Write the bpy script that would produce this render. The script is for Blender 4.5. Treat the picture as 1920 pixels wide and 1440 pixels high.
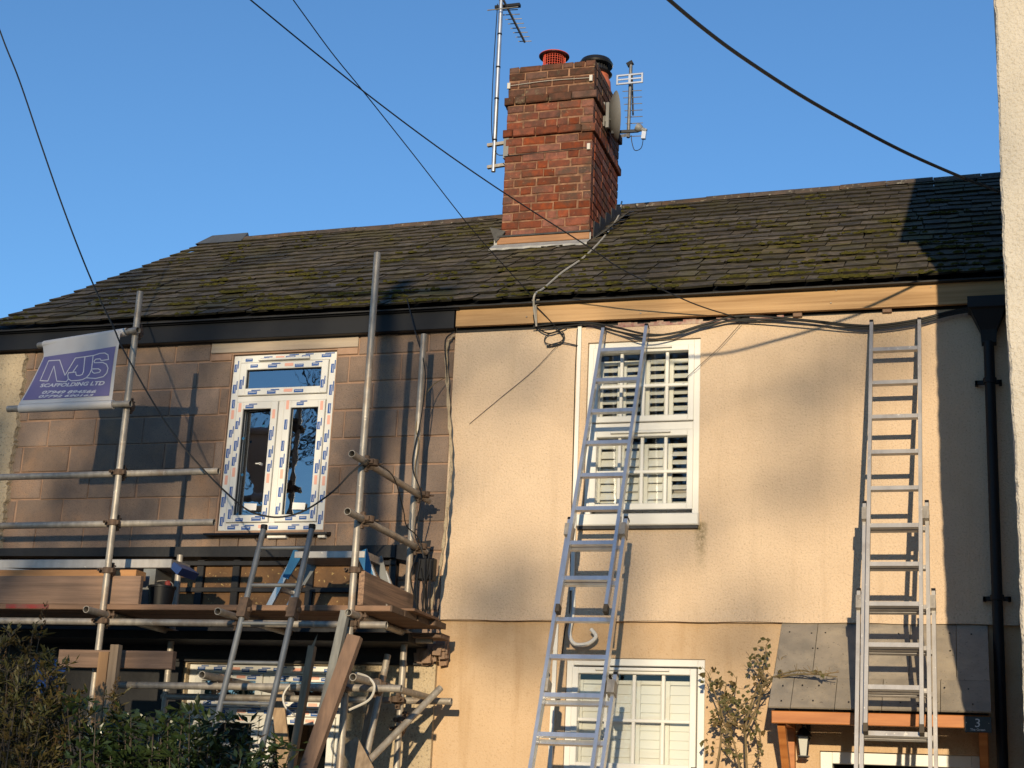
import bpy, bmesh, math, random
from mathutils import Vector, Matrix, Euler
random.seed(7)
for o in list(bpy.data.objects): bpy.data.objects.remove(o)
SC = bpy.context.scene
COL = SC.collection
V = Vector

# ---------------------------------------------------------------- camera
cam_d = bpy.data.cameras.new('camera'); cam = bpy.data.objects.new('camera', cam_d); COL.objects.link(cam)
cam_d.sensor_fit = 'HORIZONTAL'; cam_d.sensor_width = 36; cam_d.lens = 54.375
cam_d.clip_start = 0.05; cam_d.clip_end = 2000
yaw, pit, rol = math.radians(17.43), math.radians(15.79), math.radians(2.70)
fw = V((-math.sin(yaw)*math.cos(pit), math.cos(yaw)*math.cos(pit), math.sin(pit)))
r0 = V((math.cos(yaw), math.sin(yaw), 0)); u0 = r0.cross(fw)
rr = math.cos(rol)*r0 + math.sin(rol)*u0; uu = rr.cross(fw)
cam.matrix_world = Matrix(((rr.x, uu.x, -fw.x, 0), (rr.y, uu.y, -fw.y, -10.9), (rr.z, uu.z, -fw.z, 1.6), (0, 0, 0, 1)))
SC.camera = cam

# ---------------------------------------------------------------- sky, sun, exposure
SUN = V((-.18, 1, -.155)).normalized()          # direction the light travels
w = bpy.data.worlds.new('World'); SC.world = w; w.use_nodes = True
nt = w.node_tree; nt.nodes.clear()
sky = nt.nodes.new('ShaderNodeTexSky'); sky.sky_type = 'NISHITA'; sky.sun_disc = False
sky.sun_elevation = math.asin(-SUN.z); sky.sun_rotation = math.radians(169.8)
sky.altitude = 0; sky.air_density = 1.0; sky.dust_density = 0.0; sky.ozone_density = 4.3
bg = nt.nodes.new('ShaderNodeBackground'); bg.inputs['Strength'].default_value = 0.15
wo = nt.nodes.new('ShaderNodeOutputWorld')
nt.links.new(sky.outputs[0], bg.inputs[0]); nt.links.new(bg.outputs[0], wo.inputs[0])
sd = bpy.data.lights.new('sun', 'SUN'); so = bpy.data.objects.new('sun', sd); COL.objects.link(so)
sd.energy = 3.6; sd.angle = math.radians(0.53); sd.color = (1.0, .82, .55)
so.rotation_euler = SUN.to_track_quat('-Z', 'Y').to_euler(); so.location = (3, -20, 12)
SC.view_settings.view_transform = 'Standard'; SC.view_settings.look = 'None'
SC.view_settings.exposure = 0.56; SC.view_settings.gamma = 1.0; SC.view_settings.use_curve_mapping = False
SC.cycles.use_denoising = True
SC.cycles.max_bounces = 6; SC.cycles.transparent_max_bounces = 24

# ---------------------------------------------------------------- helpers
class MB:
    def __init__(s): s.v = []; s.f = []; s.mi = []
    def add(s, vs, fs, mi=0):
        b = len(s.v); s.v += [tuple(x) for x in vs]
        for f in fs: s.f.append(tuple(i+b for i in f)); s.mi.append(mi)
        return s
    def box(s, a, b, mi=0):
        x0, y0, z0 = a; x1, y1, z1 = b
        return s.add([(x0,y0,z0),(x1,y0,z0),(x1,y1,z0),(x0,y1,z0),(x0,y0,z1),(x1,y0,z1),(x1,y1,z1),(x0,y1,z1)],
              [(0,3,2,1),(4,5,6,7),(0,1,5,4),(1,2,6,5),(2,3,7,6),(3,0,4,7)], mi)
    def bbox(s, a, b, c=.004, mi=0):            # box with chamfered front (-y) edges
        x0, y0, z0 = a; x1, y1, z1 = b; yc = y0+c
        return s.add([(x0+c,y0,z0+c),(x1-c,y0,z0+c),(x1-c,y0,z1-c),(x0+c,y0,z1-c),
                      (x0,yc,z0),(x1,yc,z0),(x1,yc,z1),(x0,yc,z1),(x0,y1,z0),(x1,y1,z0),(x1,y1,z1),(x0,y1,z1)],
              [(0,1,2,3),(4,5,1,0),(5,6,2,1),(6,7,3,2),(7,4,0,3),(8,9,5,4),(9,10,6,5),(10,11,7,6),(11,8,4,7),(11,10,9,8)], mi)
    def bar(s, a, b, w, d, side=None, mi=0, w2=None, d2=None):   # beam a->b, w along side, d along other
        a = V(a); b = V(b); t = (b-a).normalized()
        sv = V(side) if side is not None else (V((1,0,0)) if abs(t.x) < .9 else V((0,1,0)))
        sv = (sv - t*sv.dot(t)).normalized(); n = t.cross(sv)
        vs = []
        for p, ww, dd in ((a, w, d), (b, w2 or w, d2 or d)):
            for i, j in ((-1,-1),(1,-1),(1,1),(-1,1)): vs.append(p + sv*(ww/2*i) + n*(dd/2*j))
        return s.add(vs, [(3,2,1,0),(4,5,6,7),(0,1,5,4),(1,2,6,5),(2,3,7,6),(3,0,4,7)], mi)
    def tube(s, pts, r, n=8, cap=True, hollow=0, mi=0, rs=None):
        pts = [V(p) for p in pts]; rings = []
        t0 = (pts[1]-pts[0]).normalized()
        x = t0.orthogonal().normalized()
        for i, p in enumerate(pts):
            t = (pts[min(i+1, len(pts)-1)]-pts[max(i-1, 0)]).normalized()
            x = (x - t*x.dot(t)); x = x.normalized() if x.length > 1e-6 else t.orthogonal().normalized()
            y = t.cross(x); R = rs[i] if rs else r
            rings.append([p + x*math.cos(2*math.pi*k/n)*R + y*math.sin(2*math.pi*k/n)*R for k in range(n)])
        vs = [q for rg in rings for q in rg]; fs = []
        for i in range(len(pts)-1):
            for k in range(n): fs.append((i*n+k, i*n+(k+1)%n, (i+1)*n+(k+1)%n, (i+1)*n+k))
        if hollow:
            b = len(vs)
            for e, inn in ((0, 1), (len(pts)-1, -1)):
                t = (pts[1]-pts[0]).normalized() if e == 0 else (pts[-1]-pts[-2]).normalized()
                c = pts[e]
                for q in rings[e]: vs.append(c+(q-c)*hollow)
                for q in rings[e]: vs.append(c+(q-c)*hollow + t*inn*.25*min(1, (pts[-1]-pts[0]).length*1.5))
            for j, e in enumerate((0, len(pts)-1)):
                o0 = e*n; o1 = b+j*2*n; o2 = o1+n
                for k in range(n):
                    k2 = (k+1) % n
                    q1 = (o0+k, o1+k, o1+k2, o0+k2); q2 = (o1+k, o2+k, o2+k2, o1+k2)
                    fs += [q1, q2] if j == 0 else [q1[::-1], q2[::-1]]
                fs.append(tuple(o2+k for k in range(n)) if j else tuple(o2+n-1-k for k in range(n)))
        elif cap:
            fs.append(tuple(range(n-1, -1, -1))); fs.append(tuple((len(pts)-1)*n+k for k in range(n)))
        return s.add(vs, fs, mi)
    def lathe(s, c, prof, n=20, axis=(0,0,1), mi=0, cap=True):
        c = V(c); z = V(axis).normalized(); x = z.orthogonal().normalized(); y = z.cross(x)
        vs = []; fs = []
        for r, h in prof:
            for k in range(n): vs.append(c + z*h + (x*math.cos(2*math.pi*k/n)+y*math.sin(2*math.pi*k/n))*r)
        for i in range(len(prof)-1):
            for k in range(n): fs.append((i*n+k, i*n+(k+1)%n, (i+1)*n+(k+1)%n, (i+1)*n+k))
        if cap: fs.append(tuple(range(n-1,-1,-1))); fs.append(tuple((len(prof)-1)*n+k for k in range(n)))
        return s.add(vs, fs, mi)
    def mesh(s, name, mats, smooth=False):
        me = bpy.data.meshes.new(name); me.from_pydata(s.v, [], s.f)
        for m in (mats if isinstance(mats, (list, tuple)) else [mats]): me.materials.append(m)
        if any(s.mi): me.polygons.foreach_set('material_index', s.mi)
        if smooth:
            me.polygons.foreach_set('use_smooth', [True]*len(me.polygons))
            try: me.set_sharp_from_angle(angle=math.radians(40))
            except Exception: pass
        me.update(); return me
    def build(s, name, mats, parent=None, smooth=False):
        return link(name, s.mesh(name, mats, smooth), parent)
def link(name, me, parent=None, mw=None):
    o = bpy.data.objects.new(name, me); COL.objects.link(o)
    if parent is not None:
        o.parent = parent
        o.matrix_parent_inverse = WM[parent.name].inverted() if parent.name in WM else Matrix()
    if mw is not None: o.matrix_basis = mw
    return o
WM = {}                                          # world matrix of each Empty
def thing(name, label, cat, loc, group=None):
    o = bpy.data.objects.new(name, None); COL.objects.link(o); o.empty_display_size = .1
    o.location = loc; WM[o.name] = Matrix.Translation(V(loc)); return tag(o, label, cat, group)
def tag(o, label=None, cat=None, group=None, kind=None):
    for k, x in (('label', label), ('category', cat), ('group', group), ('kind', kind)):
        if x: o[k] = x
    return o
def rnd(a, b): return random.uniform(a, b)
def lerp(a, b, t): return a+(b-a)*t
def spline(pts, n=8):                            # Catmull-Rom through pts
    P = [V(p) for p in pts]; P = [P[0]*2-P[1]] + P + [P[-1]*2-P[-2]]; out = []
    for i in range(1, len(P)-2):
        for k in range(n):
            t = k/n; a, b, c, d = P[i-1:i+3]
            out.append(.5*((2*b)+(c-a)*t+(2*a-5*b+4*c-d)*t*t+(3*b-a-3*c+d)*t**3))
    return out+[P[-2]]

# ---------------------------------------------------------------- materials
def mat(name, c1, c2=None, scale=4, detail=5, lo=.35, hi=.65, rough=.85, metal=0, bump=0, bscale=80, bdet=4,
        rand=0, spec=.4, stretch=None, c3=None, s3=1.2, lo3=.55, hi3=.7, coat=0, local=False, speck=None, sps=110, splo=.56, sphi=.70, stain=None, streak=None):
    m = bpy.data.materials.new(name); m.use_nodes = True; N = m.node_tree.nodes; L = m.node_tree.links
    b = N['Principled BSDF']; b.inputs['Roughness'].default_value = rough; b.inputs['Metallic'].default_value = metal
    b.inputs['Specular IOR Level'].default_value = spec
    if coat: b.inputs['Coat Weight'].default_value = coat; b.inputs['Coat Roughness'].default_value = .15
    g = N.new('ShaderNodeTexCoord') if local else N.new('ShaderNodeNewGeometry')
    pos = g.outputs['Object'] if local else g.outputs['Position']
    if stretch:
        mp = N.new('ShaderNodeMapping'); mp.inputs['Scale'].default_value = stretch; L.new(pos, mp.inputs['Vector']); pos2 = mp.outputs[0]
    else: pos2 = pos
    def noise(sc, dt, p, r=.55, dist=0):
        n = N.new('ShaderNodeTexNoise'); n.inputs['Scale'].default_value = sc; n.inputs['Detail'].default_value = dt
        n.inputs['Roughness'].default_value = r; n.inputs['Distortion'].default_value = dist; L.new(p, n.inputs['Vector']); return n.outputs[0]
    def ramp(f, lo, hi):
        r = N.new('ShaderNodeMapRange'); r.inputs[1].default_value = lo; r.inputs[2].default_value = hi; L.new(f, r.inputs[0]); return r.outputs[0]
    def mix(f, a, bb):
        x = N.new('ShaderNodeMix'); x.data_type = 'RGBA'
        L.new(f, x.inputs[0])
        for sock, val in ((x.inputs[6], a), (x.inputs[7], bb)):
            if isinstance(val, tuple): sock.default_value = (*val, 1)
            else: L.new(val, sock)
        return x.outputs[2]
    col = None
    if c2: col = mix(ramp(noise(scale, detail, pos2), lo, hi), c1, c2)
    if c3: col = mix(ramp(noise(s3, 6, pos, .65), lo3, hi3), col if col else c1, c3)
    if speck: col = mix(ramp(noise(sps, 3, pos, .7), splo, sphi), col if col else c1, speck)
    if streak:                                    # rain streaks and dirt running down the wall
        mp2 = N.new('ShaderNodeMapping'); mp2.inputs['Scale'].default_value = (5, 5, .35); L.new(pos, mp2.inputs['Vector'])
        col = mix(ramp(noise(1.6, 6, mp2.outputs[0], .6), .54, .82), col, streak)
    if stain:                                     # algae streak running down from a sill corner
        sx, sz0, sz1, swd, scol = stain; sep = N.new('ShaderNodeSeparateXYZ'); L.new(pos, sep.inputs[0])
        def mth(op, a, bb):
            q = N.new('ShaderNodeMath'); q.operation = op; q.use_clamp = op == 'MULTIPLY'
            for s_, x_ in ((q.inputs[0], a), (q.inputs[1], bb)):
                if isinstance(x_, (int, float)): s_.default_value = x_
                else: L.new(x_, s_)
            return q.outputs[0]
        dx = mth('ABSOLUTE', mth('SUBTRACT', sep.outputs[0], sx), 0); mx_ = ramp(dx, swd, swd*.2)
        mz_ = mth('MULTIPLY', ramp(sep.outputs[2], sz0, sz1), ramp(sep.outputs[2], sz1+.03, sz1))
        col = mix(mth('MULTIPLY', mth('MULTIPLY', mx_, mz_), ramp(noise(28, 5, pos, .7), .35, .6)), col, scol)
    if rand:
        oi = N.new('ShaderNodeObjectInfo'); hs = N.new('ShaderNodeHueSaturation')
        mr = N.new('ShaderNodeMapRange'); mr.inputs[3].default_value = 1-rand; mr.inputs[4].default_value = 1+rand
        L.new(oi.outputs['Random'], mr.inputs[0]); L.new(mr.outputs[0], hs.inputs['Value'])
        mth = N.new('ShaderNodeMath'); mth.operation = 'FRACT'; mu = N.new('ShaderNodeMath'); mu.operation = 'MULTIPLY'; mu.inputs[1].default_value = 37.3
        L.new(oi.outputs['Random'], mu.inputs[0]); L.new(mu.outputs[0], mth.inputs[0])
        m2 = N.new('ShaderNodeMapRange'); m2.inputs[3].default_value = 1-rand*.8; m2.inputs[4].default_value = 1+rand*.6
        L.new(mth.outputs[0], m2.inputs[0]); L.new(m2.outputs[0], hs.inputs['Saturation'])
        if col: L.new(col, hs.inputs['Color'])
        else: hs.inputs['Color'].default_value = (*c1, 1)
        col = hs.outputs[0]
    if col: L.new(col, b.inputs['Base Color'])
    else: b.inputs['Base Color'].default_value = (*c1, 1)
    if bump:
        bp = N.new('ShaderNodeBump'); bp.inputs['Strength'].default_value = 1; bp.inputs['Distance'].default_value = bump
        L.new(noise(bscale, bdet, pos2, .6), bp.inputs['Height']); L.new(bp.outputs[0], b.inputs['Normal'])
    return m
M = {}
M['render'] = mat('cream_render', (.62,.475,.34), (.555,.42,.30), scale=1.6, detail=6, lo=.3, hi=.7, rough=.95, bump=.011, bscale=60, bdet=3, c3=(.51,.385,.27), s3=.9, lo3=.52, hi3=.75, spec=.15, speck=(.40,.30,.21), sps=75, splo=.54, sphi=.70, streak=(.50,.375,.26), stain=(-1.945, 3.35, 3.72, .055, (.12,.10,.035)))  # speck puts self-shade of the roughcast pits and aggregate tone into the colour
M['render_low'] = mat('ochre_render', (.57,.41,.265), (.49,.345,.215), scale=1.3, detail=6, lo=.3, hi=.7, rough=.95, bump=.006, bscale=70, bdet=3, spec=.15, c3=(.44,.29,.155), s3=.8, lo3=.50, hi3=.68, streak=(.40,.26,.14), speck=(.42,.28,.16), sps=85, splo=.56, sphi=.72)
M['render_old'] = mat('old_render', (.50,.40,.27), (.40,.32,.22), scale=3, rough=.95, bump=.014, bscale=60, spec=.15, speck=(.22,.18,.13), sps=60, splo=.56, sphi=.68)
M['render_white'] = mat('white_roughcast', (.54,.49,.42), (.48,.435,.37), scale=3, rough=.95, bump=.02, bscale=42, bdet=3, spec=.15, speck=(.46,.40,.32), sps=42, splo=.56, sphi=.72)
M['block'] = mat('concrete_block', (.235,.168,.130), (.175,.130,.105), scale=4, detail=9, lo=.35, hi=.65, rough=.95, bump=.005, bscale=110, rand=.12, c3=(.30,.19,.125), s3=2.8, lo3=.5, hi3=.74, spec=.2, speck=(.085,.07,.06), sps=130, splo=.55, sphi=.72)
M['mortar'] = mat('orange_mortar', (.36,.23,.16), (.26,.165,.115), scale=9, rough=.95, bump=.003, bscale=90, spec=.15)
M['lintel'] = mat('concrete_lintel', (.40,.33,.26), (.32,.26,.21), scale=6, rough=.95, bump=.002, bscale=50, stretch=(.3,1,3), spec=.2)
M['brick'] = mat('red_brick', (.215,.066,.037), (.12,.044,.03), scale=16, detail=9, rough=.92, bump=.007, bscale=90, rand=.26, c3=(.085,.05,.036), s3=5, lo3=.48, hi3=.66, spec=.2, speck=(.27,.17,.115), sps=38, splo=.65, sphi=.72)
M['brick_top'] = mat('sooty_brick', (.125,.055,.036), (.06,.036,.027), scale=14, detail=8, rough=.95, bump=.005, bscale=110, rand=.25, c3=(.20,.15,.09), s3=7, lo3=.58, hi3=.7, spec=.2)
M['lime'] = mat('lime_mortar', (.31,.175,.11), (.11,.06,.04), scale=11, rough=.97, bump=.004, bscale=90, spec=.1)
M['slate'] = mat('roof_slate', (.108,.084,.058), (.048,.040,.030), scale=11, detail=9, lo=.38, hi=.62, rough=.85, bump=.006, bscale=36, rand=.3, c3=(.085,.070,.020), s3=2.2, lo3=.48, hi3=.68, spec=.25, speck=(.17,.15,.12), sps=30, splo=.64, sphi=.72)
M['slate_pale'] = mat('pale_slate', (.30,.27,.23), (.2,.19,.17), scale=20, rough=.8)
M['moss'] = mat('moss', (.072,.064,.014), (.038,.037,.010), scale=25, rough=1, bump=.006, bscale=150, spec=.1)
M['ridge'] = mat('ridge_tile', (.10,.065,.045), (.05,.042,.034), scale=9, detail=8, rough=.9, bump=.005, bscale=60, rand=.3, c3=(.32,.29,.22), s3=16, lo3=.58, hi3=.68)
M['lead'] = mat('lead_sheet', (.34,.34,.33), (.24,.24,.24), scale=10, rough=.6, bump=.002, bscale=30)
M['slate_edge'] = mat('dark_slate_edge', (.014,.012,.010), (.022,.020,.012), scale=20, rough=.95, spec=.1)  # tail edges much darker than the slate faces
M['lead_dark'] = mat('dark_lead', (.018,.018,.02), (.035,.035,.036), scale=10, rough=.6, bump=.003, bscale=30)
M['black_pvc'] = mat('black_plastic', (.006,.0065,.009), (.009,.0095,.012), scale=3, rough=.5, spec=.25)
M['black_cable'] = mat('black_cable', (.010,.010,.011), rough=.5)
M['grey_cable'] = mat('grey_cable', (.36,.34,.30), rough=.6)
M['white_cable'] = mat('white_cable', (.50,.475,.43), rough=.5)
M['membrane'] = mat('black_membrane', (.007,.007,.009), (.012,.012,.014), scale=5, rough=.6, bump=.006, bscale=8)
M['upvc'] = mat('white_upvc', (.69,.68,.645), (.64,.625,.585), scale=2, rough=.38, spec=.5)
M['shutter'] = mat('painted_shutter', (.60,.59,.535), rough=.5)
M['tape_blue'] = mat('blue_tape', (.025,.09,.30), rough=.5)
M['tape_white'] = mat('white_tape', (.74,.72,.69), rough=.5)
M['tape_pink'] = mat('pink_tape', (.72,.37,.29), rough=.5)
M['fascia_wood'] = mat('new_timber', (.45,.285,.145), (.29,.17,.078), scale=4, detail=9, lo=.38, hi=.68, rough=.75, bump=.0012, bscale=30, stretch=(.22,5,8), c3=(.31,.18,.085), s3=2.4, lo3=.56, hi3=.8, spec=.25)
M['orange_wood'] = mat('stained_timber', (.46,.175,.048), (.33,.11,.026), scale=4, detail=7, rough=.55, bump=.001, bscale=30, stretch=(.4,5,5), spec=.4)
M['plank'] = mat('weathered_plank', (.235,.145,.098), (.14,.09,.064), scale=6, detail=10, lo=.36, hi=.66, rough=.9, bump=.004, bscale=24, stretch=(.22,4,5), c3=(.12,.08,.055), s3=1.7, lo3=.55, hi3=.75, rand=.15, spec=.2)
M['plank_y'] = mat('weathered_plank_cross', (.29,.17,.10), (.15,.09,.06), scale=7, detail=10, lo=.4, hi=.62, rough=.9, bump=.004, bscale=24, stretch=(6,.22,8), c3=(.12,.08,.055), s3=1.7, lo3=.55, hi3=.75, rand=.15, spec=.2)
M['plank_v'] = mat('sawn_timber', (.31,.225,.15), (.21,.15,.10), scale=6, detail=8, rough=.9, bump=.0015, bscale=24, stretch=(6,6,.35), rand=.2, spec=.2)
M['grey_wood'] = mat('grey_timber', (.22,.22,.205), (.15,.15,.145), scale=5, detail=8, rough=.9, bump=.0015, bscale=24, stretch=(6,6,.35), spec=.2)
M['red_paint'] = mat('red_paint', (.22,.018,.016), (.14,.06,.045), scale=12, rough=.6)
M['osb'] = mat('spattered_board', (.20,.105,.045), (.11,.06,.03), scale=6, detail=8, rough=.85, bump=.004, bscale=60, c3=(.48,.33,.13), s3=34, lo3=.62, hi3=.66)
M['galv'] = mat('galvanised_tube', (.36,.325,.28), (.24,.215,.19), scale=9, detail=8, rough=.48, metal=.3, bump=.0008, bscale=60, c3=(.24,.165,.11), s3=3.2, lo3=.56, hi3=.74, stretch=(3,3,1.2), speck=(.46,.41,.35), sps=24, splo=.65, sphi=.68)
M['galv_in'] = mat('tube_inside', (.05,.045,.04), rough=.9)
M['rust'] = mat('rusty_coupler', (.13,.085,.06), (.085,.06,.045), scale=30, rough=.75, metal=.4, bump=.002, bscale=90)
M['alu'] = mat('aluminium', (.60,.60,.61), (.50,.50,.51), scale=6, detail=6, rough=.33, metal=.82, bump=.0004, bscale=60, stretch=(2,2,.4), c3=(.40,.385,.36), s3=5, lo3=.55, hi3=.8, speck=(.60,.57,.52), sps=30, splo=.67, sphi=.70)
M['alu_dull'] = mat('dull_aluminium', (.46,.435,.415), (.37,.35,.335), scale=6, detail=6, rough=.5, metal=.55, bump=.0006, bscale=60, stretch=(2,2,.4), c3=(.32,.29,.27), s3=6, lo3=.55, hi3=.75, speck=(.62,.58,.52), sps=26, splo=.66, sphi=.69)
M['steel'] = mat('painted_steel', (.20,.21,.215), (.15,.155,.16), scale=9, rough=.5, metal=.5, c3=(.14,.11,.09), s3=5, lo3=.58, hi3=.75)
M['rubber'] = mat('rubber', (.06,.05,.04), (.09,.07,.05), scale=20, rough=.9)
M['blue_plastic'] = mat('blue_plastic', (.012,.125,.27), (.010,.09,.21), scale=10, rough=.45)
M['vinyl_white'] = mat('white_vinyl', (.60,.565,.54), (.54,.50,.475), scale=3, rough=.55, bump=.002, bscale=9)
M['vinyl_blue'] = mat('violet_vinyl', (.15,.13,.285), (.18,.15,.275), scale=2, rough=.5, bump=.002, bscale=9)
M['print_white'] = mat('white_print', (.64,.60,.62), rough=.6)
M['sign_black'] = mat('slate_sign', (.014,.015,.018), rough=.4)
M['sign_print'] = mat('grey_print', (.55,.55,.55), rough=.6)
M['terracotta'] = mat('terracotta', (.44,.12,.06), (.35,.09,.045), scale=9, rough=.8)
M['red_metal'] = mat('red_cowl_metal', (.55,.075,.035), (.45,.06,.03), scale=9, rough=.5)
M['black_metal'] = mat('black_metal', (.010,.010,.012), rough=.35, spec=.5)
M['dish'] = mat('grey_dish', (.19,.19,.19), (.15,.15,.15), scale=5, rough=.55)
M['mast'] = mat('aerial_mast', (.55,.56,.58), (.46,.47,.49), scale=10, rough=.35, metal=.8)
M['dark_alu'] = mat('weathered_aerial', (.12,.12,.125), (.20,.195,.19), scale=25, rough=.5, metal=.5)
M['stem'] = mat('rose_stem', (.20,.135,.07), (.14,.11,.055), scale=12, rough=.85)
M['leaf_rose'] = mat('rose_leaf', (.075,.075,.022), (.10,.065,.022), scale=9, rough=.6, lo=.4, hi=.6)
M['leaf_olive'] = mat('olive_leaf', (.070,.068,.020), (.095,.066,.022), scale=3, rough=.55, lo=.4, hi=.62)
M['leaf_dark'] = mat('glossy_leaf', (.020,.038,.013), (.036,.052,.016), scale=7, rough=.3, lo=.4, hi=.62, spec=.5)
M['seed'] = mat('seed_head', (.095,.055,.02), (.07,.045,.02), scale=30, rough=.95, bump=.006, bscale=120)
M['bark'] = mat('bark', (.075,.06,.045), (.045,.037,.03), scale=8, rough=.95, bump=.02, bscale=9, stretch=(3,3,.6))
M['leaf_tree'] = mat('evergreen_leaf', (.035,.055,.018), (.05,.06,.02), scale=2, rough=.6)
M['ground'] = mat('gravel_path', (.30,.24,.17), (.19,.155,.115), scale=6, detail=8, rough=.95, bump=.02, bscale=30)
M['road'] = mat('asphalt', (.055,.054,.052), (.042,.041,.040), scale=9, rough=.9, bump=.004, bscale=120)
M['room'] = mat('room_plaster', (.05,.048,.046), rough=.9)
M['tarp'] = mat('blue_tarpaulin', (.012,.035,.13), (.02,.05,.17), scale=6, rough=.4)
M['door'] = mat('painted_door', (.62,.60,.54), rough=.5)
M['lamp_glass'] = mat('lantern_glass', (.5,.5,.46), rough=.15, spec=.6)
def glass(name, refl, tint=(1,1,1), wave=.0):
    m = bpy.data.materials.new(name); m.use_nodes = True; N = m.node_tree.nodes; L = m.node_tree.links
    N.remove(N['Principled BSDF']); out = N['Material Output']
    gl = N.new('ShaderNodeBsdfGlossy'); gl.inputs['Roughness'].default_value = .015; gl.inputs['Color'].default_value = (.95,.97,1,1)
    tr = N.new('ShaderNodeBsdfTransparent'); tr.inputs['Color'].default_value = (*tint, 1)
    fr = N.new('ShaderNodeLayerWeight'); fr.inputs['Blend'].default_value = refl
    mx = N.new('ShaderNodeMixShader'); mr = N.new('ShaderNodeMapRange'); mr.inputs[3].default_value = refl; mr.inputs[4].default_value = .9
    L.new(fr.outputs['Fresnel'], mr.inputs[0]); mr.inputs[0].default_value = 0
    L.new(mr.outputs[0], mx.inputs[0]); L.new(tr.outputs[0], mx.inputs[1]); L.new(gl.outputs[0], mx.inputs[2]); L.new(mx.outputs[0], out.inputs[0])
    if wave:
        g = N.new('ShaderNodeNewGeometry'); n = N.new('ShaderNodeTexNoise'); n.inputs['Scale'].default_value = 5; n.inputs['Detail'].default_value = 2
        bp = N.new('ShaderNodeBump'); bp.inputs['Distance'].default_value = wave; L.new(g.outputs['Position'], n.inputs['Vector'])
        L.new(n.outputs[0], bp.inputs['Height']); L.new(bp.outputs[0], gl.inputs['Normal'])
    return m
M['glass_new'] = glass('coated_glass', .30, (.6,.62,.64), wave=.0012)
M['glass'] = glass('window_glass', .05, (.97,.98,.97), wave=.001)

# ---------------------------------------------------------------- ground and road
def sheet(name, x0, x1, y0, y1, z, m):
    return tag(MB().add([(x0,y0,z),(x1,y0,z),(x1,y1,z),(x0,y1,z)], [(0,1,2,3)]).build(name, m), kind='structure')
sheet('ground', -600, 600, -600, 600, 0, M['ground'])
sheet('road', -600, 600, -15.5, -9.5, .004, M['road'])

# ---------------------------------------------------------------- wall helper
def wall_holes(mb, x0, x1, z0, z1, yf, yb, holes, mi=0):
    """wall slab between yf (front) and yb with rectangular openings (hx0,hx1,hz0,hz1)"""
    xs = sorted({x0, x1, *[min(max(h[i], x0), x1) for h in holes for i in (0, 1)]})
    zs = sorted({z0, z1, *[min(max(h[i], z0), z1) for h in holes for i in (2, 3)]})
    for i in range(len(xs)-1):
        for j in range(len(zs)-1):
            a, b, c, d = xs[i], xs[i+1], zs[j], zs[j+1]
            mx, mz = (a+b)/2, (c+d)/2
            if any(h[0] < mx < h[1] and h[2] < mz < h[3] for h in holes): continue
            mb.add([(a,yf,c),(b,yf,c),(b,yf,d),(a,yf,d)], [(0,1,2,3)], mi)
    for hx0, hx1, hz0, hz1 in holes:             # reveals
        mb.add([(hx0,yf,hz0),(hx0,yb,hz0),(hx0,yb,hz1),(hx0,yf,hz1)], [(0,1,2,3)], mi)
        mb.add([(hx1,yf,hz0),(hx1,yb,hz0),(hx1,yb,hz1),(hx1,yf,hz1)], [(3,2,1,0)], mi)
        mb.add([(hx0,yf,hz0),(hx1,yf,hz0),(hx1,yb,hz0),(hx0,yb,hz0)], [(3,2,1,0)], mi)
        mb.add([(hx0,yf,hz1),(hx1,yf,hz1),(hx1,yb,hz1),(hx0,yb,hz1)], [(0,1,2,3)], mi)
    mb.add([(x0,yb,z0),(x1,yb,z0),(x1,yb,z1),(x0,yb,z1)], [], mi)
    for a, b in ((x0, x0), (x1, x1)): mb.add([(a,yf,z0),(a,yb,z0),(a,yb,z1),(a,yf,z1)], [(0,1,2,3)], mi)
    mb.add([(x0,yf,z1),(x1,yf,z1),(x1,yb,z1),(x0,yb,z1)], [(0,1,2,3)], mi)
    mb.add([(x0,yf,z0),(x1,yf,z0),(x1,yb,z0),(x0,yb,z0)], [(3,2,1,0)], mi)
    return mb
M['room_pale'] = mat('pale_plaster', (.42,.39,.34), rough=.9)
def room(parent, x0, x1, z0, z1, y0, depth=2.6):
    mb = MB(); y1 = y0+depth
    mb.add([(x0,y1,z0),(x1,y1,z0),(x1,y1,z1),(x0,y1,z1)], [(0,1,2,3)])
    mb.add([(x0,y0,z0),(x0,y1,z0),(x0,y1,z1),(x0,y0,z1)], [(0,1,2,3)])
    mb.add([(x1,y0,z0),(x1,y1,z0),(x1,y1,z1),(x1,y0,z1)], [(3,2,1,0)])
    mb.add([(x0,y0,z0),(x1,y0,z0),(x1,y1,z0),(x0,y1,z0)], [(0,1,2,3)])
    mb.add([(x0,y0,z1),(x1,y0,z1),(x1,y1,z1),(x0,y1,z1)], [(3,2,1,0)])
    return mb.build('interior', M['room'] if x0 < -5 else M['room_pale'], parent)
# ---------------------------------------------------------------- the two cottages of the terrace
EY, EZ, RY = -.12, 5.462, 3.6                     # eave line, ridge line
def RZ(x): return 7.655 + (x+8.2)*.0153
HL = thing('terraced_house', 'bare concrete block cottage behind the scaffold, with black fascia and taped new window', 'house', (-6, 0, 0))
HR = thing('terraced_house', 'cream rendered cottage with bare timber fascia, white shuttered windows and brick chimney', 'house', (-1.85, 0, 0))
W1 = (-5.835, -4.915, 3.715, 5.18); W1L = (-5.95, -4.62, 1.3, 2.672)
W2 = (-2.830, -1.965, 3.70, 5.135); W2L = (-2.92, -1.91, 1.25, 2.762); DOOR = (-1.12, -.05, 0, 2.16)

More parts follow.
